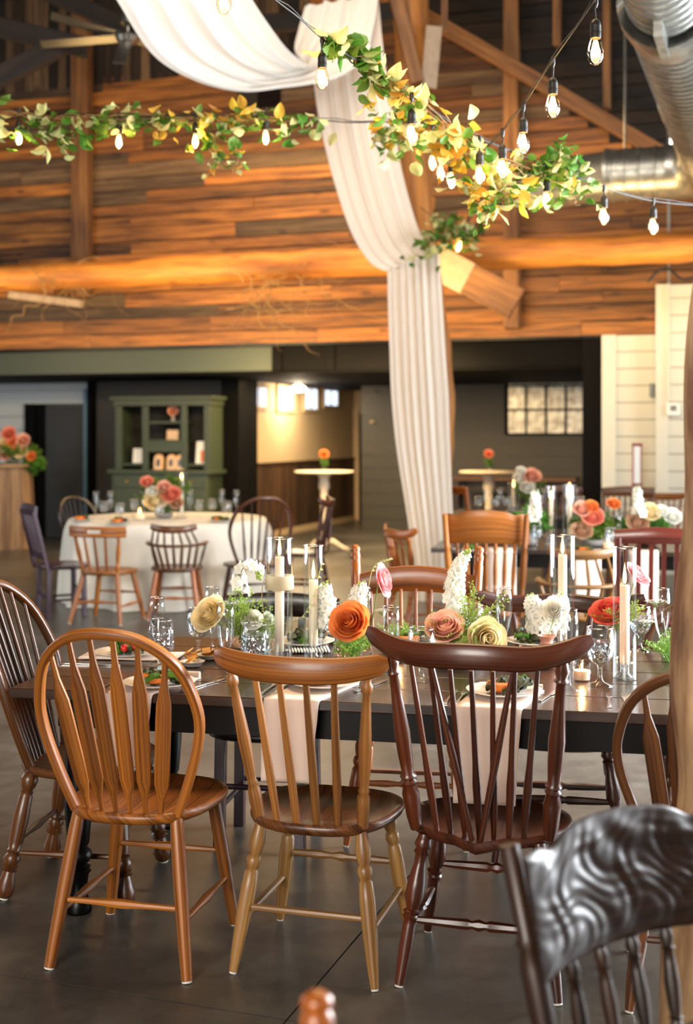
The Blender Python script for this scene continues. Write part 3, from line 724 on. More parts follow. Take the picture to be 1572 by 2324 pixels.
def seat_rings(w, d, z1, th, p=2.7, front=1.1, dish=.012, tail=0.0, n=40):
    def outline(sc):
        o = []
        for j in range(n):
            a = 2 * PI * j / n
            c, s = math.cos(a), math.sin(a)
            x = (abs(c) ** (2 / p)) * (1 if c > 0 else -1) * w / 2
            y = (abs(s) ** (2 / p)) * (1 if s > 0 else -1) * d / 2
            x *= 1 + (front - 1) * (y / (d / 2))
            if tail and y < 0 and abs(x) < .075: y -= tail * (.5 + .5 * math.cos(PI * x / .075))
            o.append((x * sc, y * sc))
        return o
    h = []
    for sc, z in ((.9, z1 - th), (.97, z1 - th * .8), (1.0, z1 - th * .45), (.995, z1 - th * .15), (.965, z1), (.85, z1 - dish * .5), (.55, z1 - dish), (.2, z1 - dish * .7), (.02, z1 - dish * .6)):
        h.append([V((x, y, z)) for x, y in outline(sc)])
    return h
def chair(name, label, loc, rz, mat, back, leg='plain', hs=.45, w=.45, d=.42, h=.52, rec=.24, group=None, seatp=2.7, seat_mat=None, spin=None, n_sp=6, scale=1.0, tail=0, leg_mat=None, th=.036, pads=True, splay=1.0, low=False, crest_mat=None):
    T = thing(name, label, 'chair', (loc[0], loc[1], 0), math.radians(rz), group)
    if scale != 1.0: T.scale = (scale,) * 3
    m = M(mat); lm = M(leg_mat or mat); sm = M(seat_mat or mat)
    MB().rings(seat_rings(w, d, hs, th, seatp, tail=tail)).obj('seat', sm, T, 50)
    yr = -d / 2 + .045
    # legs
    tops = {}
    for sx in (-1, 1):
        for sy in (-1, 1):
            a = V((sx * w * .34, sy * d * .34, hs - th * .6)); b = V((sx * (w * .34 + .06 * splay), sy * d * .34 + (-.075 if sy < 0 else .055) * splay, 0.0))
            tops[sx, sy] = (a, b)
            if leg == 'square':
                bevel(MB().bar(b, a, .04, .04, (0, 1, 0)).obj('leg', lm, T), .003)
            else:
                o = MB().turn(a, b + (a - b) * .012, LEGS[leg], 12).obj('leg', lm, T, 60)
                if pads and not low: MB().turn(b + (a - b) * .013, b, [(0, LEGS[leg][-1][1] * .92), (1, LEGS[leg][-1][1] * .92)], 10).obj('foot_pad', M('pad_white'), o)
    def on(sx, sy, f): a, b = tops[sx, sy]; return b.lerp(a, f)
    ST = [(0, .008), (.3, .0095), (.5, .0145), (.7, .0095), (1, .008)]
    if leg == 'square': ST = [(0, .011), (1, .011)]
    if back == 'crestV' or leg == 'dark': ST = [(0, .009), (.18, .013), (.42, .016), (.45, .011), (.5, .018), (.55, .011), (.58, .016), (.82, .013), (1, .009)]
    if leg == 'oakturn': ST = [(0, .009), (.5, .011), (1, .009)]
    for sx in (-1, 1): MB().turn(on(sx, -1, .36), on(sx, 1, .36), ST, 8).obj('stretcher', lm, T)
    MB().turn(on(-1, -1, .44), on(1, -1, .44), ST, 8).obj('stretcher', lm, T)
    MB().turn(on(-1, 1, .55), on(1, 1, .55), ST if leg != 'oakturn' else [(0, .009), (.3, .014), (.42, .009), (.5, .016), (.58, .009), (.7, .014), (1, .009)], 8).obj('stretcher', lm, T)
    # back
    def B(x, q, cv=.9):
        return V((x, yr - q * rec + cv * x * x, hs - .01 + q))
    nrm = V((0, 1, rec)).normalized()
    if back in ('hoop_arrow', 'hoop'):
        wb = w * .535
        half = [(-wb * .66, 0), (-wb * .84, h * .2), (-wb * 1.0, h * .44), (-wb * 1.0, h * .62), (-wb * .83, h * .83), (-wb * .46, h * .965), (0, h)]
        path = spline(half + [(-x, q) for x, q in half[-2::-1]], 49)
        MB().sweep([B(x, q) for x, q in path], [flat_sec(.030, .026)], V((0, -1, -rec))).obj('back_hoop', m, T, 60)
        def top_q(x):
            best = min(path[4:-4], key=lambda p: abs(p[0] - x) + (0 if p[1] > h * .55 else 9))
            return best[1]
        for i in range(n_sp):
            f = (i + .5) / n_sp * 2 - 1 if back == 'hoop' else -1 + 2 * (i + .5) / n_sp
            xb, xt = f * wb * .56, f * wb * .86
            qt = top_q(xt) - .008
            if back == 'hoop_arrow':
                ks = [(0, .012), (.06, .014), (.1, .018), (.2, .043), (.3, .045), (.62, .045), (.72, .043), (.86, .018), (.93, .015), (1, .013)]
                pts = [B(xb + (xt - xb) * t, qt * t) for t, _ in ks]
                MB().sweep(pts, [flat_sec(a, .011) for _, a in ks], V((1, 0, 0))).obj('arrow_slat', m, T, 60)
            else:
                MB().turn(B(xb, 0), B(xt, qt), SPIN[spin or 'bulge'], 8).obj('spindle', m, T, 60)
    elif back in ('crest', 'crestV', 'thumb'):
        wb = w * .5; ch = .075 if back != 'crestV' else .07
        ear = {'crest': .012, 'crestV': .045, 'thumb': .0}[back]
        n = 25; pts = []; secs = []
        for i in range(n):
            f = i / (n - 1) * 2 - 1; x = f * (wb + (.032 if back != 'crestV' else .075))
            lift = ear * max(0, abs(f) - .35) ** 2 * 3.0 - (.006 if back == 'crest' else 0) * (1 - f * f)
            if back == 'crestV': lift += .008 * math.cos(f * PI * 1.0)
            hh = ch * (1 - .28 * abs(f) ** 3); th_ = .024 * (1 - .3 * abs(f) ** 4)
            if abs(f) > .93: hh *= 1 - (abs(f) - .93) * 6; th_ *= 1 - (abs(f) - .93) * 5
            pts.append(B(x, h - ch / 2 + lift, 1.3)); secs.append(flat_sec(hh, th_, .55))
        if back == 'thumb':
            mb = MB(); lo = [p for p in pts]
            mb.sweep([p + V((0, 0, -.026)) for p in pts], [flat_sec(.032, .022, .6)], V((0, 0, 1)))
            mb.sweep([p + V((0, 0, .034)) for p in pts], [flat_sec(.026, .022, .6)], V((0, 0, 1)))
            mb.sweep([p + V((0, 0, .004)) for p in pts[:10]], [flat_sec(.05, .021, .2)], V((0, 0, 1))); mb.sweep([p + V((0, 0, .004)) for p in pts[15:]], [flat_sec(.05, .021, .2)], V((0, 0, 1)))
            mb.obj('crest_rail', m, T, 60)
        else:
            MB().sweep(pts, secs, V((0, 0, 1))).obj('crest_rail', M(crest_mat or mat), T, 60)
        qb = h - ch + .004
        po = 'post_oak' if back != 'crestV' else 'post_dark'
        for sx in (-1, 1):
            f = .9 if back != 'crestV' else 1.0; lift = ear * max(0, f - .35) ** 2 * 3.0
            MB().turn(B(sx * wb * (.70 if back != 'crestV' else .8), 0), B(sx * wb * f, qb + lift * .6, 1.3), SPIN[po], 10).obj('back_post', m, T, 60)
        for i in range(n_sp):
            f = (i + 1) / (n_sp + 1) * 2 - 1
            MB().turn(B(f * wb * .68, 0, .3) + V((0, -.012 * (1 - f * f), 0)), B(f * wb * (.86 if back != 'crestV' else .97), qb, 1.3), SPIN[spin or 'dowel'], 8).obj('spindle', m, T, 60)
        if back == 'crestV':
            for sx in (-1, 1):
                MB().turn(V((sx * .012, -d / 2 - .02, hs)), B(sx * wb * .46, qb, 1.3), [(0, .008), (.5, .011), (1, .0065)], 8).obj('brace_spindle', m, T, 60)
    elif back == 'finial':
        wb = w * .5 + .012
        for sx in (-1, 1):
            MB().turn(V((sx * wb * .88, yr, hs - .03)), B(sx * wb, h, 0), [(0, .02), (.2, .021), (.25, .017), (.27, .022), (.29, .018), (.5, .02), (.8, .0205), (.885, .021), (.89, .0185), (.9, .021), (.905, .0185), (.915, .021), (.94, .021), (.955, .017), (.965, .021), (.985, .019), (1, .008)], 12).obj('back_post', m, T, 60)
        n = 15; up = []; lo = []
        for i in range(n):
            f = i / (n - 1) * 2 - 1
            up.append((f * wb, h * .93 - .085 + .05 * (1 - f * f))); lo.append((f * wb, h * .93 - .17 + .03 * (1 - f * f)))
        pts = [B(a[0], (a[1] + b[1]) / 2, -.2) for a, b in zip(up, lo)]
        MB().sweep(pts, [flat_sec(a[1] - b[1], .022, .3) for a, b in zip(up, lo)], V((0, 0, 1))).obj('crest_rail', m, T, 60)
        MB().sweep([B(f * wb, .1, -.2) for f in (-1, -.5, 0, .5, 1)], [flat_sec(.05, .02, .3)], V((0, 0, 1))).obj('lower_rail', m, T, 60)
        for i in range(n_sp):
            f = (i + .5) / n_sp * 1.7 - .85
            MB().turn(B(f * wb * .9, .11, -.2), B(f * wb, h * .93 - .16 + .03 * (1 - f * f), -.2), SPIN[spin or 'thin'], 8).obj('spindle', m, T, 60)
    elif back == 'slat':
        wb = w * .5 - .01
        for sx in (-1, 1): bevel(MB().bar(V((sx * wb, yr, hs - .05)), B(sx * wb, h - .05, 0), .036, .03, (0, 1, 0)).obj('back_post', m, T), .004)
        pts = [B(f * (wb + .02), h - .05 + .012 * math.cos(f * PI * .5), .25) for f in [i / 6 - 1 for i in range(13)]]
        MB().sweep(pts, [flat_sec(.1 - .015 * abs(i / 6 - 1), .022, .3) for i in range(13)], V((0, 0, 1))).obj('crest_rail', m, T, 60)
        MB().bar(B(-wb, .09, 0), B(wb, .09, 0), .02, .05, (0, 0, 1)).obj('lower_rail', m, T)
        for i in range(n_sp):
            f = (i + .5) / n_sp * 2 - 1
            MB().bar(B(f * wb * .95, .1, 0), B(f * wb * .95, h - .09, 0), .028 if n_sp < 7 else .02, .012, (0, 1, 0)).obj('slat', m, T)
    elif back == 'frame':
        wb = w * .5 - .01
        for sx in (-1, 1): bevel(MB().bar(V((sx * wb, yr, hs - .05)), B(sx * wb, h, 0), .034, .028, (0, 1, 0)).obj('back_post', m, T), .004)
        MB().sweep([B(f * wb, h - .035, .2) for f in (-1, -.5, 0, .5, 1)], [flat_sec(.07, .02, .3)], V((0, 0, 1))).obj('crest_rail', m, T, 60)
        MB().sweep([B(f * wb, .14, .2) for f in (-1, -.5, 0, .5, 1)], [flat_sec(.05, .02, .3)], V((0, 0, 1))).obj('lower_rail', m, T, 60)
    elif back == 'captain':
        wb = w * .5 + .02; hb = .2
        bow = []
        for i in range(25):
            a = PI * (i / 24)
            bow.append(V((-wb * 1.02 * math.cos(a), yr + .27 - .34 * math.sin(a) ** .7 - .0, hs + hb - .012 * math.sin(a))))
        MB().sweep(bow, [flat_sec(.05 if 0 < i < 24 else .03, .022, .7) for i in range(25)], V((0, 0, -1)).cross(V((0, 1, 0))) if False else None).obj('arm_bow', m, T, 60)
        cr = [V((f * wb * .78, yr - .07 - h * .12 + .5 * f * f * .16, hs + h - .03 + .02 * abs(f) ** 3)) for f in [i / 8 - 1 for i in range(17)]]
        MB().sweep(cr, [flat_sec(.062 * (1 - .25 * abs(i / 8 - 1) ** 3), .022, .6) for i in range(17)], V((0, 0, 1))).obj('crest_rail', m, T, 60)
        for i in range(n_sp):
            f = (i + .5) / n_sp * 2 - 1
            a = PI * (.5 + f * .34); bp = V((-wb * 1.02 * math.cos(a), yr + .27 - .34 * math.sin(a) ** .7, hs + hb))
            MB().turn(V((f * w * .4, yr + .03 + .12 * f * f, hs - .01)), bp, SPIN['dowel'], 8).obj('spindle', m, T, 60)
            ct = cr[min(16, max(0, int((f * .92 + 1) * 8)))]
            MB().turn(bp, ct, SPIN['thin'], 8).obj('spindle', m, T, 60)
        for sx in (-1, 1):
            MB().turn(V((sx * w * .42, .06, hs - .01)), V((sx * wb * 1.0, .1, hs + hb)), SPIN['turned'], 8).obj('arm_post', m, T, 60)
    elif back == 'pressed':
        wb = w * .5
        for sx in (-1, 1):
            MB().turn(V((sx * wb * .85, yr, hs - .03)), B(sx * wb * 1.0, h * .97, 0), [(0, .019), (.15, .021), (.18, .015), (.2, .022), (.22, .015), (.35, .02), (.6, .022), (.66, .015), (.68, .021), (.7, .016), (1, .017)], 12).obj('back_post', m, T, 60)
        def crest(u, v, face):
            x = (u * 2 - 1) * (wb + .015); f = u * 2 - 1
            top = h - .028 + .035 * math.cos(f * PI * .5) + .03 * max(0, abs(f) - .72) - .012 * math.exp(-((abs(f) - .66) / .12) ** 2)
            bot = h - .2 - .012 * abs(f) ** 2
            q = bot + (top - bot) * v
            e = min(u, 1 - u) * 8; e2 = min(v, 1 - v) * 6
            thk = .013 * min(1, e, e2) ** .5
            p = B(x, q, .8)
            if face > 0:
                rel_ = .0034 * (math.sin(10 * f + 2.4 * math.sin(5 * v + 2 * f)) * math.cos(8 * v + 2.6 * math.cos(5 * f + 1)) + .55 * math.sin(24 * f + 7 * math.sin(7 * v)) * math.cos(19 * v + 4 * math.sin(9 * f))) * min(1, e, e2)
                return p + nrm * (thk + rel_)
            return p - nrm * thk
        mb = MB(); mb.surf(lambda u, v: crest(u, v, 1), 120, 48); mb.surf(lambda u, v: crest(1 - u, v, -1), 40, 8)
        mb.obj('carved_crest', m, T, 180)
        MB().bar(B(-wb, .08, 0), B(wb, .08, 0), .022, .05, (0, 0, 1)).obj('lower_rail', m, T)
        for i in range(n_sp):
            f = (i + .5) / n_sp * 1.66 - .83
            MB().turn(B(f * wb * .9, .09, 0), B(f * wb, h - .2, .8), SPIN['turned'], 10).obj('spindle', m, T, 60)
    return T
# around the long table in front
chair('arrow_back_chair', 'honey oak arrow-back chair at the front left of the long black table', (-.61, 3.915), -13, 'oak_honey', 'hoop_arrow', 'plain', hs=.465, w=.45, d=.46, h=.55, rec=.30, n_sp=6)
chair('comb_back_chair', 'pale oak spindle chair in the middle front of the long black table', (-.064, 3.86), -16, 'oak_tan', 'crest', 'oakturn', hs=.445, w=.45, d=.43, h=.515, rec=.33, n_sp=4, crest_mat='oak_honey', leg_mat='oak_pale', spin='dowel', seat_mat='oak_brown')
chair('windsor_chair', 'dark red-brown windsor chair with an eared crest and V-brace spindles', (.42, 3.77), -15, 'walnut_red', 'crestV', 'dark', hs=.435, w=.48, d=.42, h=.565, rec=.31, n_sp=7, spin='bulge', seatp=2.2, tail=.06)
chair('arrow_back_chair', 'brown oak arrow-back chair half hidden behind the log post', (1.02, 3.62), -13, 'oak_brown', 'hoop_arrow', 'oakturn', hs=.45, w=.45, d=.42, h=.50, rec=.27, n_sp=6)
chair('bow_back_chair', 'dark brown bow-back spindle chair at the left end of the long black table', (-.90, 4.48), -98, 'oak_brown', 'hoop', 'heavy', hs=.44, w=.47, d=.44, h=.60, rec=.34, n_sp=8, spin='bulge')
chair('finial_chair', 'orange oak chair with tall finial posts across the long black table', (.25, 5.0), 172, 'oak_orange', 'finial', 'oakturn', hs=.45, w=.49, d=.42, h=.66, rec=.2, n_sp=7, spin='thin', seat_mat='oak_pale')
chair('black_chair', 'black and plum wooden chair across the table behind the tall candles', (-.30, 4.93), 170, 'espresso', 'slat', 'square', hs=.45, w=.44, d=.42, h=.47, rec=.2, n_sp=5, splay=.1, leg_mat='plum_brown')
chair('windsor_chair', 'dark windsor chair across the table behind the right-hand candles', (.80, 4.80), 170, 'walnut_red', 'crestV', 'dark', hs=.45, w=.5, d=.43, h=.48, rec=.24, n_sp=7, spin='bulge', seatp=2.2)
chair('bow_back_chair', 'brown chair across the table beside the log post, mostly hidden', (1.36, 4.72), 168, 'oak_brown', 'hoop', 'oakturn', hs=.45, w=.46, d=.42, h=.47, rec=.24, n_sp=7)
# foreground chairs, out of focus
chair('pressed_back_chair', 'blurred dark chair with a carved crest in the right foreground', (.615, 1.995), 213, 'carved_brown', 'pressed', 'oakturn', hs=.45, w=.47, d=.43, h=.465, rec=.24, n_sp=5)
chair('foreground_chair', 'blurred orange chair whose finial shows at the bottom edge', (-.165, 1.235), 198, 'oak_orange', 'finial', 'oakturn', hs=.44, w=.42, d=.42, h=.46, rec=.22, n_sp=5)
# around the round table
RT = V((-1.69, 12.1, 0))
chair('slat_chair', 'purple-brown slat-back chair at the left of the round table', (-2.43, 10.9), -62, 'plum_brown', 'slat', 'square', hs=.45, w=.45, d=.43, h=.52, rec=.26, n_sp=5, splay=.15)
chair('thumb_back_chair', 'golden low-back chair with a hand slot, nearest left at the round table', (-1.98, 10.62), -16, 'oak_honey', 'thumb', 'plain', hs=.43, w=.44, d=.42, h=.37, rec=.3, n_sp=3, spin='dowel', splay=1.3)
chair('captain_chair', 'brown low captain chair with arms in front of the round table', (-1.44, 10.85), 0, 'oak_brown', 'captain', 'plain', hs=.43, w=.44, d=.42, h=.36, rec=.25, n_sp=7, leg_mat='oak_orange')
chair('bow_back_chair', 'dark tall bow-back chair at the right front of the round table', (-.80, 11.05), 22, 'walnut_red', 'hoop', 'plain', hs=.44, w=.5, d=.43, h=.58, rec=.26, n_sp=6, spin='bulge')
chair('comb_back_chair', 'dark chair seen edge-on at the right of the round table', (-.40, 12.1), 84, 'walnut_red', 'crestV', 'plain', hs=.44, w=.45, d=.42, h=.5, rec=.24, n_sp=6)
chair('bow_back_chair', 'dark chair behind the round table at its far left', (-2.62, 13.05), -125, 'espresso', 'hoop', 'plain', hs=.44, w=.45, d=.42, h=.46, rec=.24, n_sp=6)
# around the second long table
chair('comb_back_chair', 'small reddish spindle chair at the left end of the second table', (.56, 9.75), -68, 'oak_orange', 'crestV', 'oakturn', hs=.42, w=.42, d=.4, h=.42, rec=.25, n_sp=5, spin='turned')
chair('pressed_back_chair', 'big golden oak pressed-back chair at the second table', (.90, 8.15), -9, 'oak_honey', 'pressed', 'oakturn', hs=.45, w=.5, d=.43, h=.64, rec=.2, n_sp=7)
chair('captain_chair', 'pale wooden captain chair at the second table behind the tall candle', (1.47, 8.05), -8, 'oak_pale', 'captain', 'plain', hs=.43, w=.47, d=.42, h=.42, rec=.25, n_sp=6)
chair('slat_chair', 'dark mahogany slat-back chair at the second table beside the log post', (1.87, 7.75), -10, 'mahogany', 'slat', 'square', hs=.45, w=.48, d=.42, h=.56, rec=.2, n_sp=6, splay=.15)
chair('slat_chair', 'brown many-slatted chair facing us behind the second table', (2.62, 11.95), 165, 'oak_brown', 'slat', 'square', hs=.45, w=.47, d=.42, h=.6, rec=.2, n_sp=8, splay=.15)
chair('crest_chair', 'golden chair beside the white wall, far right', (3.2, 13.05), 160, 'oak_honey', 'crest', 'plain', hs=.45, w=.42, d=.42, h=.5, rec=.22, n_sp=5)
chair('frame_back_chair', 'orange open-frame chair at the far left of the third table', (1.22, 12.6), -50, 'oak_orange', 'frame', 'square', hs=.45, w=.43, d=.42, h=.6, rec=.18, splay=.2)
chair('slat_chair', 'dark red chair at the back of the third table near the black jamb', (2.32, 13.9), 165, 'mahogany', 'slat', 'square', hs=.45, w=.42, d=.42, h=.52, rec=.2, n_sp=5, splay=.15)
# ================================================================== tables
A11 = math.radians(-11)
U1 = V((math.cos(A11), math.sin(A11), 0)); N1 = V((-math.sin(A11), math.cos(A11), 0))
ZT = .742
TLEG = [(0, .045), (.16, .045), (.165, .03), (.18, .042), (.2, .034), (.215, .045), (.24, .04), (.5, .046), (.68, .036), (.7, .028), (.715, .04), (.74, .046), (.765, .036), (.775, .028), (.785, .043), (.8, .03), (.81, .042), (.825, .034), (.9, .027), (.95, .036), (.985, .046), (1, .04)]
def long_table(name, label, fl, L, W, zt=ZT, top='table_brown', np=5):
    T = thing(name, label, 'table', (fl[0], fl[1], 0), A11)
    for i in range(np):
        y0, y1 = W * i / np, W * (i + 1) / np
        bevel(MB().box((L / 2, (y0 + y1) / 2, zt - .016), (L, y1 - y0 - .003, .032)).obj('top_plank', M(top), T), .003)
    for y in (.07, W - .07): MB().box((L / 2, y, zt - .032 - .05), (L - .3, .025, .1)).obj('apron', M('black_paint'), T)
    for x in (.15, L - .15): MB().box((x, W / 2, zt - .032 - .05), (.025, W - .14, .1)).obj('apron', M('black_paint'), T)
    for x in (.2, L - .2):
        for y in (.09, W - .09):
            MB().turn((x, y, zt - .033), (x, y, 0), TLEG, 14).obj('leg', M('black_paint'), T, 60)
    return T
FL1 = V((-1.09, 4.13, 0)); FL2 = V((.60, 9.1, 0)); FL3 = V((1.0, 12.75, 0))
long_table('long_table', 'long dark table with black turned legs in front', FL1, 2.9, 1.1)
long_table('long_table', 'second long dark table further back at the right', FL2, 3.0, 1.05)
long_table('long_table', 'third dark table at the back right beside the opening', FL3, 1.9, .95)
def T1(a, b, z=ZT): p = FL1 + U1 * a + N1 * b; return V((p.x, p.y, z))
# round table under its cloth
rt = thing('round_table', 'round pedestal table hidden under a floor-length cloth', 'table', (RT.x, RT.y, 0))
MB().lathe([(0, .72), (.9, .72), (.9, .745), (0, .745)], 40).obj('tabletop', M('oak_brown'), rt)
MB().lathe([(.06, .72), (.06, .1), (.3, .05), (.3, 0)], 16).obj('pedestal', M('black_matt'), rt)
def cloth_fn(u, v):
    a = u * 2 * PI
    if v < .35:
        r = .93 * v / .35; return (r * math.cos(a), r * math.sin(a), .752)
    t = (v - .35) / .65
    fold = (.05 * math.sin(13 * a + 1.0) + .03 * math.sin(7 * a + .4) + .02 * math.sin(23 * a)) * min(1, t * 1.4)
    r = .93 + .03 * min(1, t * 8) + .04 * t + fold
    return (r * math.cos(a), r * math.sin(a), .752 - .02 * min(1, t * 8) - t * .725)
cl = MB().surf(cloth_fn, 200, 26, True).obj('tablecloth', M('table_linen'), None, 180); cl.location = (RT.x, RT.y, 0)
tag(cl, 'cream floor-length cloth draped over the round table', 'tablecloth')
ZR = .754
# ================================================================== glass and table ware
CACHE = {}
def cached(key, fn):
    if key not in CACHE: CACHE[key] = fn()
    return CACHE[key]
GOB = [(.036, 0), (.034, .004), (.012, .012), (.0065, .022), (.006, .05), (.009, .058), (.024, .068), (.036, .085), (.041, .105), (.041, .125), (.037, .165)]
WID = [(.036, 0), (.034, .004), (.012, .012), (.007, .02), (.008, .036), (.026, .046), (.041, .062), (.045, .082), (.043, .11), (.037, .155)]
FLU = [(.032, 0), (.03, .004), (.01, .011), (.0048, .024), (.0048, .07), (.009, .082), (.02, .11), (.028, .15), (.031, .18), (.03, .21), (.0265, .25)]
def glassware(kind, p, label, group=None, h=None, water=True):
    name, prof, H = {'goblet': ('water_goblet', GOB, .165), 'wide': ('water_goblet', WID, .155), 'flute': ('champagne_flute', FLU, .25)}[kind]
    t = thing(name, label, 'glass', p, 0, group)
    s = (h or H) / H
    t.scale = (s, s, s)
    link('glass_body', cached(kind, lambda: MB().lathe(prof + [(r - .0016, z) for r, z in reversed(prof) if z > .08], 24).mesh(kind, M('clear_glass'), 180)), t)
    link('rim', cached(kind + 'rim', lambda: MB().tube([(prof[-1][0] * math.cos(a * PI / 12), prof[-1][0] * math.sin(a * PI / 12), H) for a in range(24)], .0013, 6, closed=True).mesh('rim', M('rim_glass'), 180)), t)
    if water and kind != 'flute':
        def wmesh():
            zs = [q for q in prof if q[1] >= (.062 if kind == 'goblet' else .046)]
            pr = [(0, zs[0][1] + .001)] + [(r - .0015, z + .001) for r, z in zs if z < .125]
            return MB().lathe(pr + [(pr[-1][0], .126), (0, .127)], 24).mesh('ice_water', M('ice'), 60)
        link('ice_water', cached(kind + 'w', wmesh), t)
    return t
def cylinder_candle(p, label, h, dia, ch, group=None, light=1.6, ribbon=False):
    t = thing('candle_cylinder', label, 'candle holder', p, R.uniform(0, 6), group)
    r = dia / 2
    MB().lathe([(0, .002), (r, .002), (r, h), (r - .003, h), (r - .003, .008), (0, .008)], 32).obj('glass_cylinder', M('clear_glass'), t, 40)
    MB().tube([(r * math.cos(a * PI / 16), r * math.sin(a * PI / 16), h) for a in range(32)], .0022, 6, closed=True).obj('rim', M('rim_glass'), t, 180)
    MB().lathe([(0, .009), (r - .012, .009), (.015, .02), (.015, .05), (r - .010, .055), (r - .012, .06), (.012, .06)], 24).obj('candle_cup', M('thick_glass'), t, 60)
    MB().lathe([(0, .05), (.0165, .05), (.0165, ch - .002), (.0145, ch), (.004, ch - .001), (0, ch - .001)], 18).obj('candle', M('wax'), t, 60)
    MB().tube([(0, 0, ch - .002), (.001, 0, ch + .006), (.002, 0, ch + .012)], .0012, 5).obj('wick', M('wick'), t)
    MB().lathe([(0, ch + .003), (.004, ch + .008), (.0062, ch + .016), (.0066, ch + .023), (.0058, ch + .033), (.004, ch + .046), (.002, ch + .058), (0, ch + .07)], 12).obj('flame', M('flame'), t, 180)
    l = bpy.data.lights.new('candle_light', 'POINT'); l.energy = light; l.color = (1, .62, .26); l.shadow_soft_size = .005
    link('candle_light', l, t, (0, 0, ch + .03))
    if ribbon:
        rb = MB().lathe([(r + .002, .27), (r + .004, .275), (r + .0035, .315), (r + .002, .32)], 24).obj('ribbon', M('ribbon'), t)
        t.rotation_euler[2] = 0
        pts = spline([(-r - .004, -.01, .305), (-r - .012, -.015, .29), (-r - .014, -.015, .24), (-r - .006, -.015, .16), (-r - .012, -.016, .09)], 14)
        MB().sweep(pts, [flat_sec(.016, .002)], (0, 1, 0)).obj('ribbon_tail', M('ribbon'), rb)
    return t
def votive(p, label, group=None, s=1.0):
    t = thing('votive_candle', label, 'candle', p, 0, group); t.scale = (s, s, s)
    link('glass_cup', cached('vc', lambda: MB().lathe([(0, .001), (.028, .001), (.03, .01), (.0305, .055), (.031, .062)], 24).mesh('vc', M('votive_glass'), 60)), t)
    link('wax', cached('vw', lambda: MB().lathe([(0, .004), (.026, .004), (.027, .034), (0, .034)], 20).mesh('vw', M('wax'), 60)), t)
    link('flame', cached('vf', lambda: MB().lathe([(0, .036), (.003, .04), (.004, .046), (0, .062)], 10).mesh('vf', M('flame'), 180)), t)
    l = bpy.data.lights.new('candle_light', 'POINT'); l.energy = .7; l.color = (1, .6, .25); l.shadow_soft_size = .004
    link('candle_light', l, t, (0, 0, .055))
def GT(px, py, z=ZT): return G(px, py, z)
far = 'glasses on the second and third tables'
for kind, px, py, lab, h in (
    ('flute', 356, 1505, 'champagne flute behind the ice water at the left end', .235), ('wide', 365, 1517, 'wide ice water glass at the left end of the table', .17), ('goblet', 450, 1489, 'stemmed water goblet left of the cream rose', .176),
    ('flute', 481, 1477, 'champagne flute standing behind the cream rose', .24), ('flute', 512, 1540, 'champagne flute in front of the cream rose', .255), ('wide', 579, 1533, 'round ice water glass left of the ribboned candle', .175),
    ('goblet', 762, 1487, 'water goblet half behind the orange rose', .19), ('flute', 826, 1478, 'champagne flute behind the white stock and orange rose', .24), ('flute', 887, 1548, 'champagne flute right of the pink ranunculus stem', .25),
    ('wide', 956, 1546, 'ice water glass left of the peach rose', .175), ('goblet', 1075, 1470, 'water glass behind the peach and cream roses', .165), ('goblet', 1103, 1448, 'pale round glass goblet at the far side, behind the flute', .15),
    ('flute', 1143, 1492, 'champagne flute right of the large cream rose', .255), ('flute', 1290, 1565, 'champagne flute in front of the white stock', .258), ('goblet', 1361, 1556, 'ice water goblet between the votive and the tall candle', .19),
    ('flute', 1501, 1497, 'champagne flute at the right near the log post', .258), ('goblet', 1452, 1478, 'water goblet just behind the right-hand tall candle', .17)):
    glassware(kind, GT(px, py), lab, None, h)
cylinder_candle(GT(634, 1510), 'tall candle cylinder tied with a beige ribbon', .45, .094, .385, ribbon=True)
cylinder_candle(GT(711, 1497), 'slim candle cylinder right of the ribboned one', .415, .073, .29)
cylinder_candle(GT(1276, 1490), 'tall candle cylinder behind the white stock flowers', .445, .094, .375)
cylinder_candle(GT(1417, 1541), 'candle cylinder nearest the log post on the front table', .44, .079, .315)
votive(GT(1320, 1544), 'lit votive in ribbed glass beside the right goblet'); votive(GT(905, 1502), 'lit votive behind the champagne flute in mid table')
# plates, food, napkins, cutlery
def leafy_salad(p, lab, seed, tomatoes=0, squash=True):
    rr = random.Random(seed); t = thing('salad', lab, 'food', p)
    for i in range(16):
        a = rr.uniform(0, 6.28); q = rr.uniform(.01, .075)
        me = cached('sal%d' % (i % 4), lambda: MB().surf(lambda u, v: ((u - .5) * .045 * math.sin(PI * min(.95, v + .05)), v * .06 - .03, .012 * math.sin(9 * u + 5 * v) + .01 * math.sin(PI * v)), 5, 6).mesh('greens', M('lettuce_dark' if i % 4 else 'leaf_green'), 180))
        link('greens_leaf', me, t, (q * math.cos(a), q * math.sin(a), .012 + rr.uniform(0, .03)), (rr.uniform(-.5, .5), rr.uniform(-.5, .5), rr.uniform(0, 6)), rr.uniform(.7, 1.2))
    if squash:
        MB().lathe([(0, .012), (.03, .014), (.046, .026), (.048, .04), (.036, .046), (.028, .038), (.0, .036)], 18, (-.01, -.02, 0)).obj('roast_squash', M('squash'), t, 60)
    for i in range(tomatoes):
        MB().lathe([(0, 0), (.008, .002), (.014, .01), (.0145, .016), (.01, .025), (0, .028)], 14, (.0 + .028 * i, -.045 + .01 * i, .02)).obj('tomato', M('tomato'), t, 180)
def plate(p, lab, r=.118):
    o = link('dinner_plate', cached('plate', lambda: MB().lathe([(0, .003), (.07, .003), (.085, .006), (.118, .016), (.1185, .0175), (.117, .018), (.085, .0095), (.07, .007), (0, .007)], 40).mesh('plate', M('porcelain'), 60)), None, p, None, r / .118)
    return tag(o, lab, 'plate')
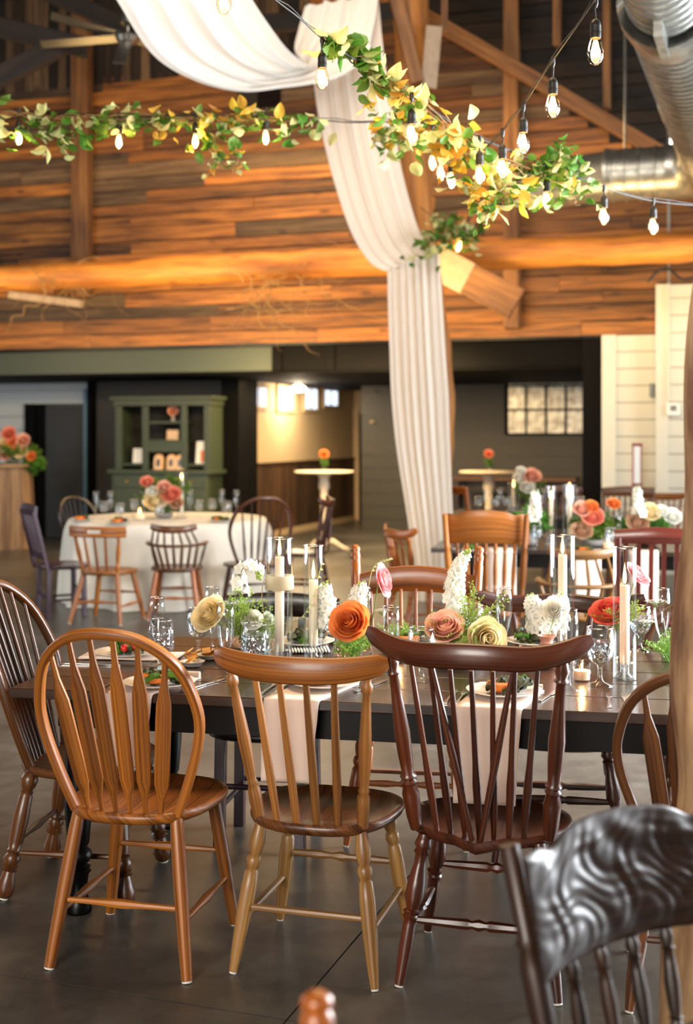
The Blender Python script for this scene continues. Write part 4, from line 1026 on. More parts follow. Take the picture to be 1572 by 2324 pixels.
def napkin_drop(px, py, w, drop, lab, skew=0.0, dx=0.0):
    """napkin lying from under a plate over the front edge of the table"""
    c = GT(px, py); a = (c - FL1).dot(U1) + dx; prof = [(.27, ZT + .005), (.2, ZT + .005), (.08, ZT + .004), (.012, ZT + .004), (-.006, ZT + .002), (-.010, ZT - .014), (-.011, ZT - .06)] + [(-.012 - .004 * math.sin(i), ZT - .06 - (drop - .06) * i / 5) for i in range(1, 6)]
    o = thing('napkin', lab, 'napkin', FL1, A11)
    def fn(u, v):
        k = v * (len(prof) - 1); i = min(int(k), len(prof) - 2); f = k - i
        y = prof[i][0] * (1 - f) + prof[i + 1][0] * f; z = prof[i][1] * (1 - f) + prof[i + 1][1] * f
        ww = w * (1.05 - .12 * v)
        return (a + (u - .5) * ww + skew * (y - .0) + skew * .25 * (z - ZT), y + (.004 * math.sin(3 * u) if z < ZT - .03 else 0), z)
    n_ = MB().surf(fn, 8, 33).obj('cloth', M('napkin_blush'), o, 180); sd = n_.modifiers.new('solid', 'SOLIDIFY'); sd.thickness = .005; sd.offset = 1
    MB().tube([T1(a - w / 2 + skew * .27, .27) - FL1, T1(a + w / 2 + skew * .27, .27) - FL1] if False else [(a + (f - .5) * w + skew * .27, .27, ZT + .012) for f in (0, .25, .5, .75, 1)], .012, 10).obj('rolled_end', M('napkin_blush'), o)
for px, py, w, dr, lab, sk, dx, sd, tm in ((362, 1556, .16, .235, 'left', .25, -.055, 3, 1), (735, 1556, .175, .255, 'middle', .25, -.05, 5, 0), (1143, 1575, .20, .29, 'right', .18, -.03, 7, 0)):
    who = {'left': 'behind the arrow-back chair', 'middle': 'behind the middle pale oak chair', 'right': 'behind the dark windsor chair'}[lab]
    p = GT(px, py, ZT + .008)
    plate(p, 'white dinner plate on the front table edge ' + who); leafy_salad(p, 'salad with roasted squash on the plate ' + who, sd, tm)
    napkin_drop(px, py, w, dr, 'blush napkin hanging over the table edge ' + who, sk, dx)
p = GT(287, 1487, ZT + .012); plate(p, 'white plate with salad at the left end of the table'); leafy_salad(p, 'salad with cherry tomatoes at the left end of the table', 9, 2, False)
def flat_napkin(p, w, l, rz, lab, mat='napkin_blush'):
    o = MB().surf(lambda u, v: ((u - .5) * l, (v - .5) * w, .004 + .001 * math.sin(7 * u)), 8, 4).obj('napkin', M(mat), None, 180); o.location = p; o.rotation_euler = (0, 0, rz)
    s_ = o.modifiers.new('solid', 'SOLIDIFY'); s_.thickness = .006; s_.offset = 1
    return tag(o, lab, 'napkin')
flat_napkin(GT(300, 1492), .15, .36, math.radians(-6), 'folded blush napkin lying under the left end plate')
for px, py, lab in ((690, 1462, 'plate across the table behind the slim candle'), (930, 1466, 'plate across the table behind the middle flute'), (1215, 1462, 'plate across the table behind the pink vase')):
    p = GT(px, py, ZT + .006); plate(p, 'white ' + lab); leafy_salad(p, 'small salad on the ' + lab, px, 0, px == 930)
flat_napkin(GT(700, 1478), .12, .16, .1, 'black and white striped napkin behind the candles', 'striped_linen')
flat_napkin(GT(1185, 1480), .1, .2, -.2, 'white folded napkin beside the pink vase', 'table_linen')
def fork(p, rz, lab):
    t = thing('fork', lab, 'fork', p, rz)
    MB().sweep([(0, -.1, .003), (0, -.05, .005), (0, .02, .004), (0, .045, .006)], [flat_sec(a, .0025) for a in (.014, .008, .006, .018)], (1, 0, 0)).obj('handle', M('steel'), t)
    for i in range(4): MB().tube([((i - 1.5) * .0052, .044, .006), ((i - 1.5) * .0055, .07, .004), ((i - 1.5) * .0052, .098, .007)], [.0016, .0014, .0006], 5).obj('tine', M('steel'), t)
def knife(p, rz, lab):
    t = thing('knife', lab, 'knife', p, rz)
    MB().sweep([(0, -.11, .003), (0, -.06, .004), (0, -.0, .003)], [flat_sec(a, .004) for a in (.016, .012, .009)], (1, 0, 0)).obj('handle', M('steel'), t)
    MB().sweep([(0, -.002, .003), (.001, .05, .003), (.002, .09, .003), (.005, .112, .003)], [flat_sec(a, .0016) for a in (.014, .018, .017, .004)], (1, 0, 0)).obj('blade', M('steel'), t)
for c, w in ((362, 'left'), (735, 'middle'), (1143, 'right')):
    y = {362: 1556, 735: 1560, 1143: 1580}[c]; who = w + ' front plate'
    fork(GT(c - 122, y + 3), A11 - .05, 'outer fork beside the ' + who); fork(GT(c - 96, y + 4), A11 - .05, 'inner fork beside the ' + who); knife(GT(c + 105, y - 2), A11 - .28, 'knife beside the ' + who)
knife(GT(205, 1509), A11 - 1.52, 'knife lying at the left end of the table'); fork(GT(1382, 1592), A11, 'outer fork before the half-hidden right chair'); fork(GT(1418, 1594), A11, 'inner fork before the half-hidden right chair')
fork(GT(1130, 1500), -1.0, 'fork on the far side beside the cream rose')
def small_bowl(p, lab, fill, fl, n=6):
    t = thing('side_dish', lab, 'bowl', p)
    MB().lathe([(0, .002), (.025, .002), (.032, .006), (.044, .02), (.0455, .02), (.033, .01), (.0, .007)], 24).obj('dish', M('porcelain'), t, 60)
    for i in range(n): MB().box((0, 0, 0), (.034, .03, .003), Matrix.Translation((R.uniform(-.018, .018), R.uniform(-.018, .018), .018 + .006 * i)) @ Matrix.Rotation(R.uniform(-.6, .6), 4, 'X') @ Matrix.Rotation(R.uniform(-.6, .6), 4, 'Y') @ Matrix.Rotation(R.uniform(0, 3), 4, 'Z')).obj(fl, M(fill), t)
small_bowl(GT(474, 1497), 'small white dish of golden pastry below the goblet', 'chips', 'pastry', 4); small_bowl(GT(436, 1513), 'small white dish of chips beside the arrow-back chair', 'chips', 'chip', 7)
small_bowl(GT(900, 1488), 'small dish of orange slices in mid table', 'orange_slice', 'orange_slice', 4)
# ================================================================== flowers
def petal_mesh(key, mat, r, hgt, flare, half, open_=0.0, thick=0):
    def mk():
        def fn(u, v):
            tip = 1 - max(0, v - .5) ** 2 * 1.0 * abs(2 * u - 1) ** 2.5
            vv = v * tip
            a = (u - .5) * 2 * half * (.55 + .45 * math.sin(PI * (.1 + .6 * v)))
            rad = r * (.25 + .75 * math.sin(PI * .5 * min(1, vv * 1.15)) ** .8) + r * open_ * vv + r * flare * max(0, vv - .7) ** 2 * 8
            z = hgt * vv - hgt * flare * max(0, vv - .75) ** 2 * 5
            return (rad * math.sin(a), rad * math.cos(a), z)
        return MB().surf(fn, 7, 8).mesh(key, mat, 180)
    return cached(key, mk)
UPAIM = V((0, -.75, .65))
def bloom(name, label, p, r, mat, aim=UPAIM, kind='rose', stem_to=None, group=None, core=None):
    t = thing(name, label, 'flower', p, 0, group)
    q = aim.normalized().to_track_quat('Z', 'X'); t.rotation_mode = 'QUATERNION'; t.rotation_quaternion = q
    if kind == 'rose': lay = ((.12, 1.0, -.1, 3, .0), (.22, 1.02, -.05, 4, 0), (.34, 1.04, .0, 5, 0), (.46, 1.02, .06, 5, 0), (.6, .98, .14, 6, .02), (.75, .88, .24, 6, .06), (.88, .72, .32, 6, .12))
    elif kind == 'ranunculus': lay = ((.15, .8, -.1, 4, 0), (.32, .86, -.1, 6, 0), (.5, .88, -.06, 7, 0), (.68, .82, 0, 8, 0), (.85, .7, .1, 8, .08), (1.0, .5, .3, 8, .2))
    else: lay = ((.3, .6, .1, 5, .1), (.65, .6, .3, 7, .25), (1.0, .5, .4, 9, .4))
    for li, (rs, hs_, fl, n, op) in enumerate(lay):
        mm = core if core and li < 3 else mat
        me = petal_mesh('p_%s_%s_%d' % (kind, mm, li), M(mm), rs, hs_, fl, 1.25 * PI / n * 1.5, op)
        for k in range(n):
            link('petal', me, t, (0, 0, -r * .5), (R.uniform(-.05, .05), R.uniform(-.05, .05), 2 * PI * (k + .5 * (li % 2)) / n + li * .6 + R.uniform(-.12, .12)), r * R.uniform(.95, 1.05))
    MB().lathe([(0, -r * .6), (r * .22, -r * .55), (r * .26, -r * .44), (0, -r * .4)], 10).obj('sepal_cup', M('stem_green'), t, 180)
    if stem_to is not None:
        inv = q.inverted(); e = inv @ (V(stem_to) - V(p)); a = V((0, 0, -r * .55)); mid = (a + e) / 2 + inv @ V((0, 0, -.012))
        MB().tube(spline([tuple(a), tuple(mid), tuple(e)], 9), .0022, 6).obj('stem', M('stem_green'), t)
    return t
def floret_mesh(mat='petal_white', key='fl'):
    def fn(u, v):
        a = u * 2 * PI; r = .003 + .017 * v ** 1.3 * (1 + .22 * math.sin(5 * a)); z = .016 * math.sin(v * PI * .62) + .003 * math.sin(9 * a) * v
        return (r * math.cos(a), r * math.sin(a), z)
    return cached(key + mat, lambda: MB().surf(fn, 20, 5, True).mesh(key, M(mat), 180))
def spike(name, label, base, pts, n, size, mat='petal_white', buds=8, group=None, lush=1.0):
    """snapdragon or stock: florets round a curved stem"""
    t = thing(name, label, 'flower', base, 0, group)
    path = [V(x) - V(base) for x in pts]; sm = [V(x) for x in spline([tuple(x) for x in path], 40)]
    MB().tube([tuple(x) for x in sm], [.003 * (1 - .5 * i / 39) for i in range(40)], 6).obj('stem', M('stem_green'), t)
    i0 = int(40 * .30)
    for k in range(n):
        f = k / (n - 1); i = min(38, int(i0 + (39 - i0) * f * .86)); a = k * 2.4 + R.uniform(-.3, .3)
        dr = V((math.cos(a), math.sin(a), .25)).normalized(); s_ = size * (1 - .45 * f) * R.uniform(.85, 1.15)
        link('floret', floret_mesh(mat), t, sm[i] + dr * s_ * .55 * (lush if lush < 1.5 else lush * R.uniform(.35, 1.1)), dr.to_track_quat('Z', 'Y').to_euler(), s_ / .02)
    bud = cached('bud', lambda: MB().lathe([(0, 0), (.005, .003), (.0055, .008), (.003, .014), (0, .016)], 8).mesh('bud', M('bud_green'), 180))
    for k in range(buds):
        i = min(39, int(i0 + (39 - i0) * (.8 + .2 * k / max(1, buds - 1)))); a = k * 2.4; dr = V((math.cos(a), math.sin(a), .6)).normalized()
        link('bud', bud, t, sm[i] + dr * .003, dr.to_track_quat('Z', 'Y').to_euler(), 1.2 * (1 - .4 * k / buds))
    return t
def filler(label, c, rx, rz, n, mat='fern_green', seed=1, size=.012, lean=V((0, 0, 0)), group=None):
    """fine sprigs nobody could count: stems with tiny leaves"""
    rr = random.Random(seed); mb = MB()
    for i in range(n):
        a = rr.uniform(0, 6.28); q = rr.uniform(.15, 1) ** .7
        e = V((rx * q * math.cos(a), rx * q * math.sin(a) * .8, rz * rr.uniform(.45, 1) * (1.15 - .5 * q))) + lean * rr.uniform(.3, 1)
        b = V((rr.uniform(-.2, .2) * rx, rr.uniform(-.2, .2) * rx, 0)); mid = b.lerp(e, .5) + V((0, 0, rz * .12))
        sp_ = [V(x) for x in spline([tuple(b), tuple(mid), tuple(e)], 8)]
        mb.tube(sp_, [.0013 - .0001 * j for j in range(8)], 4)
        for j in range(3, 8):
            for _ in range(5):
                d_ = V((rr.uniform(-1, 1), rr.uniform(-1, 1), rr.uniform(-.3, 1))).normalized(); s_ = size * rr.uniform(.5, 1.1)
                p = sp_[j] + d_ * s_ * .9; x = d_.orthogonal().normalized() * s_ * .3
                mb.add([p - d_ * s_ * .5, p + x, p + d_ * s_ * .5, p - x], [(0, 1, 2, 3)], [[(0, 0), (1, 0), (1, 1), (0, 1)]])
    o = mb.obj('filler_greenery', M(mat), None, 180); o.location = c
    return tag(o, label, 'greenery', group, 'stuff')
def umbel(label, base, head, r, group=None):
    t = thing('lace_flower', label, 'flower', base, 0, group); h = V(head) - V(base)
    MB().tube(spline([(0, 0, 0), tuple(h * .5 + V((.01, 0, 0))), tuple(h)], 10), .0016, 5).obj('stem', M('stem_green'), t)
    mb = MB(); mw = MB()
    for i in range(22):
        a = i * 2.4; q = r * math.sqrt((i + .5) / 22); e = h + V((q * math.cos(a), q * math.sin(a), .012 + .004 * math.cos(q / r * 2)))
        mb.tube([tuple(h - V((0, 0, .01))), tuple(e)], .0007, 3)
        for k in range(6):
            b = k * PI / 3; c = e + V((.004 * math.cos(b), .004 * math.sin(b), .001)); mw.add([c + V((.0035, 0, 0)), c + V((0, .0035, 0)), c - V((.0035, 0, 0)), c - V((0, .0035, 0))], [(0, 1, 2, 3)], [[(0, 0)] * 4])
    u_ = mb.obj('rays', M('stem_green'), t); w_ = mw.obj('blossom_dots', M('petal_white'), t, 180); w_['kind'] = 'stuff'; u_['kind'] = 'stuff'
    return t
def vessel(name, label, p, prof, mat, cat='vase', n=24):
    o = MB().lathe(prof, n).obj(name, M(mat), None, 60); o.location = p
    return tag(o, label, cat)
BOWL = [(0, .002), (.05, .002), (.075, .015), (.088, .04), (.09, .05), (.086, .05), (.07, .02), (0, .012)]
b1 = GT(548, 1492); b2 = GT(1030, 1508)
vessel('flower_bowl', 'brown low bowl holding the left flower arrangement', b1, BOWL, 'bowl_brown', 'bowl'); vessel('flower_bowl', 'grey low bowl holding the peach and cream roses', b2, [(r * .95, z * .9) for r, z in BOWL], 'grey_ceramic', 'bowl')
VASE = [(0, .002), (.03, .002), (.042, .02), (.045, .045), (.034, .075), (.022, .09), (.021, .098), (.034, .115), (.032, .116), (.019, .1), (.0, .04)]
pv = GT(1240, 1517); gv = GT(775, 1514); sv = GT(832, 1503); rv = GT(1405, 1492)
vessel('bud_vase', 'pink pleated ceramic vase holding white stock flowers', pv, [(r, z) for r, z in VASE], 'pink_ceramic', n=10)
vessel('bud_vase', 'rosy glass bud vase below the orange rose', gv, [(0, .002), (.03, .002), (.04, .03), (.036, .06), (.022, .09), (.022, .11), (.025, .115)], 'votive_glass')
vessel('bud_vase', 'slim clear vase holding the long pink ranunculus', sv, [(0, .002), (.022, .002), (.025, .03), (.016, .07), (.014, .1), (.016, .103)], 'clear_glass'); vessel('bud_vase', 'small vase holding the coral flower behind the right candle', rv, [(0, .002), (.022, .002), (.03, .03), (.02, .06), (.016, .09), (.018, .1)], 'grey_ceramic')
bt1 = b1 + V((0, 0, .045)); bt2 = b2 + V((0, 0, .04))
def F3(px, py, y): return D(px, py, y)
bloom('rose', 'large cream rose leaning out at the left', F3(476, 1394, 4.58), .062, 'petal_cream', V((-.5, -.7, .5)), 'rose', bt1)
bloom('rose', 'small white rose in the left bowl', F3(572, 1406, 4.66), .03, 'petal_white', V((.1, -.8, .4)), 'ranunculus', bt1)
bloom('rose', 'small white bloom beside the ribboned candle', F3(608, 1405, 4.74), .024, 'petal_white', V((.4, -.7, .4)), 'rose', bt1)
bloom('rose', 'vivid orange rose in mid table', F3(793, 1412, 4.36), .066, 'petal_orange', V((-.25, -.8, .45)), 'rose', gv + V((.03, 0, .1)))
bloom('ranunculus', 'pink ranunculus on a long bare stem', F3(873, 1316, 4.42), .044, 'petal_pink', V((.9, -.35, .25)), 'ranunculus', sv + V((0, 0, .05)))
bloom('rose', 'peach-pink rose above the grey bowl', F3(1010, 1424, 4.50), .064, 'petal_peach', V((-.1, -.62, .75)), 'rose', bt2)
bloom('rose', 'large cream-yellow rose at the right of the grey bowl', F3(1103, 1450, 4.48), .064, 'petal_cream', V((.25, -.95, .12)), 'rose', bt2)
bloom('ranunculus', 'round white ranunculus in front of the stock', F3(1258, 1384, 4.58), .038, 'petal_white', V((-.2, -.8, .4)), 'ranunculus', pv + V((0, 0, .1)))
bloom('carnation', 'coral red ruffled flower behind the right candle', F3(1384, 1384, 4.70), .058, 'petal_red', V((-.25, -.45, .8)), 'ranunculus', rv + V((0, 0, .09)))
bloom('ranunculus', 'pale coral ranunculus to the right of the right candle', F3(1449, 1303, 4.76), .042, 'petal_pink', V((.5, -.4, .6)), 'ranunculus', rv + V((0, 0, .09)))
for px, py in ((1040, 1480), (1065, 1462)): bloom('aster', 'tiny pale green aster, %s in the grey bowl' % ('lower' if py == 1480 else 'upper'), F3(px, py, 4.46), .022, 'petal_white', V((0, -.9, .3)), 'open', bt2, core='bud_green')
spike('snapdragon', 'white snapdragon arching over at the left bowl', bt1, [bt1, F3(566, 1400, 4.80), F3(543, 1335, 4.80), F3(548, 1295, 4.80), F3(570, 1283, 4.80), F3(586, 1296, 4.80), F3(588, 1318, 4.80)], 20, .024, buds=14)
spike('snapdragon', 'tall upright white snapdragon beside the oak post', bt2, [bt2, F3(1034, 1420, 4.72), F3(1030, 1340, 4.74), F3(1042, 1285, 4.76), F3(1064, 1250, 4.76)], 56, .026, buds=12, lush=1.2)
spike('stock_flower', 'white stock beside the orange rose, right stem', gv + V((0, 0, .1)), [gv + V((0, 0, .1)), F3(800, 1410, 4.52), F3(812, 1360, 4.54), F3(822, 1322, 4.54)], 58, .022, buds=6, lush=2.2)
spike('stock_flower', 'white stock behind the slim candle, left stem', gv + V((-.01, .01, .1)), [gv + V((0, 0, .1)), F3(752, 1420, 4.62), F3(742, 1370, 4.64), F3(738, 1322, 4.64)], 58, .022, buds=6, lush=2.2)
spike('stock_flower', 'fluffy white stock leaning left from the pink vase', pv + V((0, 0, .1)), [pv + V((0, 0, .1)), F3(1226, 1430, 4.60), F3(1212, 1390, 4.62), F3(1202, 1350, 4.62)], 84, .023, buds=6, lush=2.8)
spike('stock_flower', 'fluffy white stock upright in the pink vase', pv + V((.01, 0, .1)), [pv + V((0, 0, .1)), F3(1252, 1430, 4.64), F3(1266, 1385, 4.66), F3(1272, 1352, 4.66)], 84, .023, buds=4, lush=2.8)
filler('feathery green sprigs in the left bowl', bt1, .11, .22, 46, seed=2); filler('feathery green sprigs below the orange rose', gv + V((.03, -.03, .02)), .1, .13, 40, seed=3, lean=V((.05, 0, 0)))
filler('green sprigs round the peach rose', bt2, .15, .17, 60, seed=4); filler('airy green sprigs rising before the oak post', bt2 + V((.05, 0, .02)), .09, .25, 26, seed=5, lean=V((.07, 0, 0)))
filler('green sprigs round the coral flower', rv + V((0, 0, .08)), .1, .15, 40, seed=6); filler('trailing green sprigs at the right by the post', GT(1520, 1500), .1, .11, 34, seed=7); filler('green sprigs behind the flute in mid table', GT(900, 1470), .1, .1, 36, seed=8)
filler('greens inside the ribboned candle arrangement', GT(600, 1488), .06, .2, 26, seed=9, lean=V((.02, 0, 0)))
filler('tan yarrow clusters at the foot of the left arrangement', b1 + V((-.03, -.06, .03)), .04, .06, 26, 'petal_tan', 10, .01)
umbel('white lace flower leaning right of the right candle', rv + V((.03, 0, .08)), F3(1490, 1372, 4.6), .045); umbel('small white lace flower low at the right', rv + V((.05, 0, .05)), F3(1468, 1418, 4.5), .028)
umbel('white lace flower in mid table behind the flute', GT(890, 1470), F3(868, 1392, 4.7), .03); umbel('lace flower at the left behind the cream rose', bt1, F3(525, 1378, 4.75), .04)
umbel('pale lace flower right of the snapdragon', bt2, F3(1090, 1405, 4.62), .03)
for i, (a, b, c) in enumerate((((830, 1380), (846, 1290), (885, 1268)), ((612, 1420), (690, 1395), (730, 1280)))):
    rp = [F3(x, y, 4.6) for x, y in (a, b, c)]; o = MB().tube(spline([tuple(x) for x in rp], 14), .0011, 4)
    pts_ = [V(x) for x in spline([tuple(x) for x in rp], 14)]
    for k in range(6, 14): o.add([pts_[k], pts_[k] + V((.004, 0, .006)), pts_[k] + V((.012, 0, -.002)), pts_[k] + V((.004, 0, -.004))], [(0, 1, 2, 3)], [[(0, 0)] * 4])
    tag(o.obj('grass_stem', M('leaf_pale'), None, 180), ('thin oat grass stem arching beside the pink ranunculus', 'thin grass blade between the two left candles')[i], 'grass', None, 'stuff')
# ================================================================== white drape
dr = thing('fabric_drape', 'long white sheer drape swagged across the roof and tied to the trunk pillar', 'drape', (0, 0, 0))
def drape_part(name, e1, e2, nu, nv, folds, amp, seed=0, belly=0.0, gather=None):
    a_ = [D(*p) for p in spline(e1, nu + 1)]; b_ = [D(*p) for p in spline(e2, nu + 1)]
    rr = random.Random(seed); ph = [rr.uniform(0, 6) for _ in range(4)]
    def fn(u, v):
        i = int(round(u * nu)); p = a_[i].lerp(b_[i], v); w = (b_[i] - a_[i])
        t = a_[min(i + 1, nu)] - a_[max(i - 1, 0)]
        nr = w.cross(t).normalized()
        if nr.y > 0: nr = -nr
        env = math.sin(PI * min(1, max(0, v))) ** .35
        g = 1.0 if gather is None else gather(u)
        q = (math.sin(2 * PI * folds * v + ph[0] + 1.3 * math.sin(2.2 * u + ph[1])) + .5 * math.sin(2 * PI * folds * 2.1 * v + ph[2] + 2 * u) + .3 * math.sin(2 * PI * folds * .47 * v + ph[3] - 1.5 * u))
        return p + nr * amp * q * g * env + V((0, 0, -belly * math.sin(PI * v)))
    o = MB().surf(fn, nu, nv).obj(name, M('drape_cloth'), dr, 180)
    return o
drape_part('swag', [(228, -60, 8.8), (265, 0, 9), (345, 122, 9.3), (440, 182, 9.7), (545, 208, 10.1), (640, 200, 10.5), (712, 190, 10.9), (775, 172, 11.2), (826, 130, 11.4), (848, 60, 11.5), (858, -12, 11.55)],
           [(535, -60, 9.4), (572, 0, 9.6), (612, 60, 9.9), (652, 112, 10.3), (690, 142, 10.8), (700, 148, 11.1), (684, 138, 11.4), (668, 112, 11.6), (676, 70, 11.7), (690, 22, 11.75), (692, 14, 11.76)], 70, 60, 4.2, .035, 1)
drape_part('hanging_fall', [(692, 14, 11.8), (700, 100, 11.8), (712, 190, 11.8), (722, 260, 11.8), (740, 345, 11.78), (766, 440, 11.75), (798, 530, 11.72), (835, 590, 11.7), (868, 613, 11.7), (884, 612, 11.72)],
           [(858, -12, 11.62), (868, 100, 11.62), (880, 190, 11.62), (892, 270, 11.62), (908, 370, 11.62), (930, 460, 11.64), (952, 525, 11.66), (975, 558, 11.7), (990, 572, 11.75), (996, 577, 11.78)], 60, 60, 5.2, .028, 2, gather=lambda u: .9 - .45 * u)
drape_part('lower_panel', [(879, 603, 11.72), (880, 680, 11.72), (884, 800, 11.72), (888, 900, 11.74), (900, 1020, 11.76), (925, 1180, 11.8), (938, 1280, 11.84), (946, 1368, 11.85)],
           [(996, 572, 11.66), (1003, 680, 11.62), (1010, 800, 11.62), (1017, 900, 11.64), (1021, 1020, 11.68), (1027, 1180, 11.7), (1030, 1280, 11.7), (1032, 1368, 11.7)], 60, 70, 7, .026, 4)
# ================================================================== string lights
def bulb(p, lab, s=1.0, power=4.5, drop=.11, group=None, lean=0.0):
    """p = where the cord leaves the wire"""
    t = thing('light_bulb', lab, 'light bulb', p, 0, group); t.scale = (s, s, s); t.rotation_euler = (0, lean, R.uniform(0, 6) if not lean else 0)
    link('cord', cached('bc%.2f' % drop, lambda: MB().tube([(0, 0, .006), (.003, 0, -drop * .5), (0, 0, -drop)], .0032, 6).mesh('cord', M('bulb_black'))), t)
    link('cord_clip', cached('bk', lambda: MB().lathe([(0, .014), (.008, .012), (.009, -.012), (.004, -.026)], 10).mesh('clip', M('bulb_black'))), t)
    link('socket', cached('bs', lambda: MB().lathe([(.004, 0), (.012, -.006), (.0165, -.016), (.0175, -.026), (.0165, -.03), (.018, -.034), (.0165, -.038), (.018, -.042), (.017, -.062), (0, -.062)], 16).mesh('socket', M('bulb_black'), 60)), t, (0, 0, -drop))
    link('bulb_glass', cached('bg', lambda: MB().lathe([(.0135, -.058), (.018, -.068), (.0245, -.09), (.027, -.106), (.025, -.122), (.018, -.137), (.008, -.144), (0, -.145)], 20).mesh('bg', M('bulb_glass'), 180)), t, (0, 0, -drop))
    link('filament', cached('bf', lambda: MB().lathe([(0, -.066), (.007, -.07), (.0115, -.088), (.0125, -.104), (.009, -.12), (0, -.128)], 10).mesh('bf', M('filament'), 180)), t, (0, 0, -drop))
    l = bpy.data.lights.new('bulb_light', 'POINT'); l.energy = power; l.color = (1, .68, .32); l.shadow_soft_size = .02
    link('bulb_light', l, t, (0, 0, -drop - .1))
    return t
def wire(name, label, pts, r=.003, strands=2, sag=0):
    t = thing(name, label, 'light string', (0, 0, 0))
    for k in range(strands):
        off = V((0, 0, .011 * k)); q = [V(x) + off + V((0, 0, .006 * k * math.sin(i * 1.1))) for i, x in enumerate(spline([tuple(D(*p)) for p in pts], 46))]
        MB().tube(q, r * (1 if k == 0 else .6), 6).obj('wire_strand', M('cable'), t)
    return t
YA = lambda x: 4.9 + (x - 740) * .0021
WA = [(560, -62), (620, -4), (680, 42), (740, 94), (880, 182), (1040, 290), (1130, 332), (1280, 392), (1375, 428), (1480, 456), (1600, 468)]
wire('string_light_wire', 'black light wire crossing from the top centre to the right', [(x, y, YA(x)) for x, y in WA])
wire('string_light_wire', 'light wire dropping steeply from the upper right', [(1500, -240, 3.4), (1430, -130, 3.6), (1372, -40, 3.85), (1340, 14, 4.0), (1245, 150, 4.5), (1188, 238, 5.0), (1140, 298, 5.32), (1112, 328, 5.55)], .003, 2)
wire('string_light_wire', 'light wire carrying the leafy garland at the left', [(-500, 215, 7.3), (-60, 243, 7.2), (0, 247, 7.1), (180, 262, 7.0), (360, 264, 7.0), (540, 262, 7.0), (720, 272, 7.1), (800, 278, 7.2), (900, 276, 7.15), (981, 284, 6.9), (1000, 303, 6.6), (1024, 316, 6.2), (1110, 332, 5.6)], .0035, 2)
wire('string_light_wire', 'short light wire at the very top holding one bulb', [(380, -52, 4.6), (508, -62, 4.5), (640, -60, 4.5)], .003, 1)
wire('string_light_wire', 'short wire from the trunk pillar to the tilted bulb', [(952, 470, 12.05), (1000, 500, 11.7), (1064, 496, 11.5), (1074, 499, 11.5)], .004, 1)
GOLD = 'golden string bulbs'
def bulb_px(px, py_glass, y, lab, drop=.11, s=1.0, lean=0.0, power=4.5):
    p = D(px, py_glass, y); p.z += (drop + .104) * s
    bulb(p, lab, s, power, drop, GOLD, lean)
bulb_px(508, 6, 4.5, 'glowing bulb at the top edge before the swag', .02); bulb_px(731, 180, 4.9, 'glowing bulb hanging in front of the drape', .052)
bulb_px(1351, 118, 4.0, 'nearest hanging bulb at the upper right', .059); bulb_px(1254, 242, 4.5, 'second bulb down the steep upper right wire', .059); bulb_px(1187, 326, 5.0, 'third bulb down the steep upper right wire', .046); bulb_px(1140, 384, 5.32, 'lowest bulb of the steep upper right wire', .054)
bulb_px(1370, 492, YA(1370), 'bulb below the round metal duct', .037); bulb_px(1482, 515, YA(1482), 'bulb nearest the log post above the log', .03)
for px, py, y, lab in ((934, 306, 5.2, 'bright bulb just right of the drape'), (1088, 398, 5.5, 'brightest bulb in the middle of the leaves'), (1024, 411, 6.2, 'bulb low in the left of the leaf cluster'), (1240, 456, 5.95, 'bulb at the right end of the leaf cluster'), (1000, 394, 6.6, 'bulb between golden leaves, left of centre'), (981, 370, 6.9, 'bulb half behind golden leaves')):
    bulb_px(px, py, y, lab, .056 if y < 6 else .1)
for px, py, lab in ((43, 314, 'leftmost bulb of the left garland'), (270, 322, 'second bulb of the left garland'), (443, 321, 'bulb under the yellow leaves of the left garland'), (603, 313, 'bulb of the left garland nearest the drape')):
    bulb_px(px, py, 7.0, lab, .05, 1.0)
bulb_px(750, 300, 12.6, 'bulb glowing through the drape', .1, 1.3, power=3.0)
bulb_px(1064, 566, 11.5, 'tilted bulb at the greenery on the trunk pillar', .08, 1.5, .35)
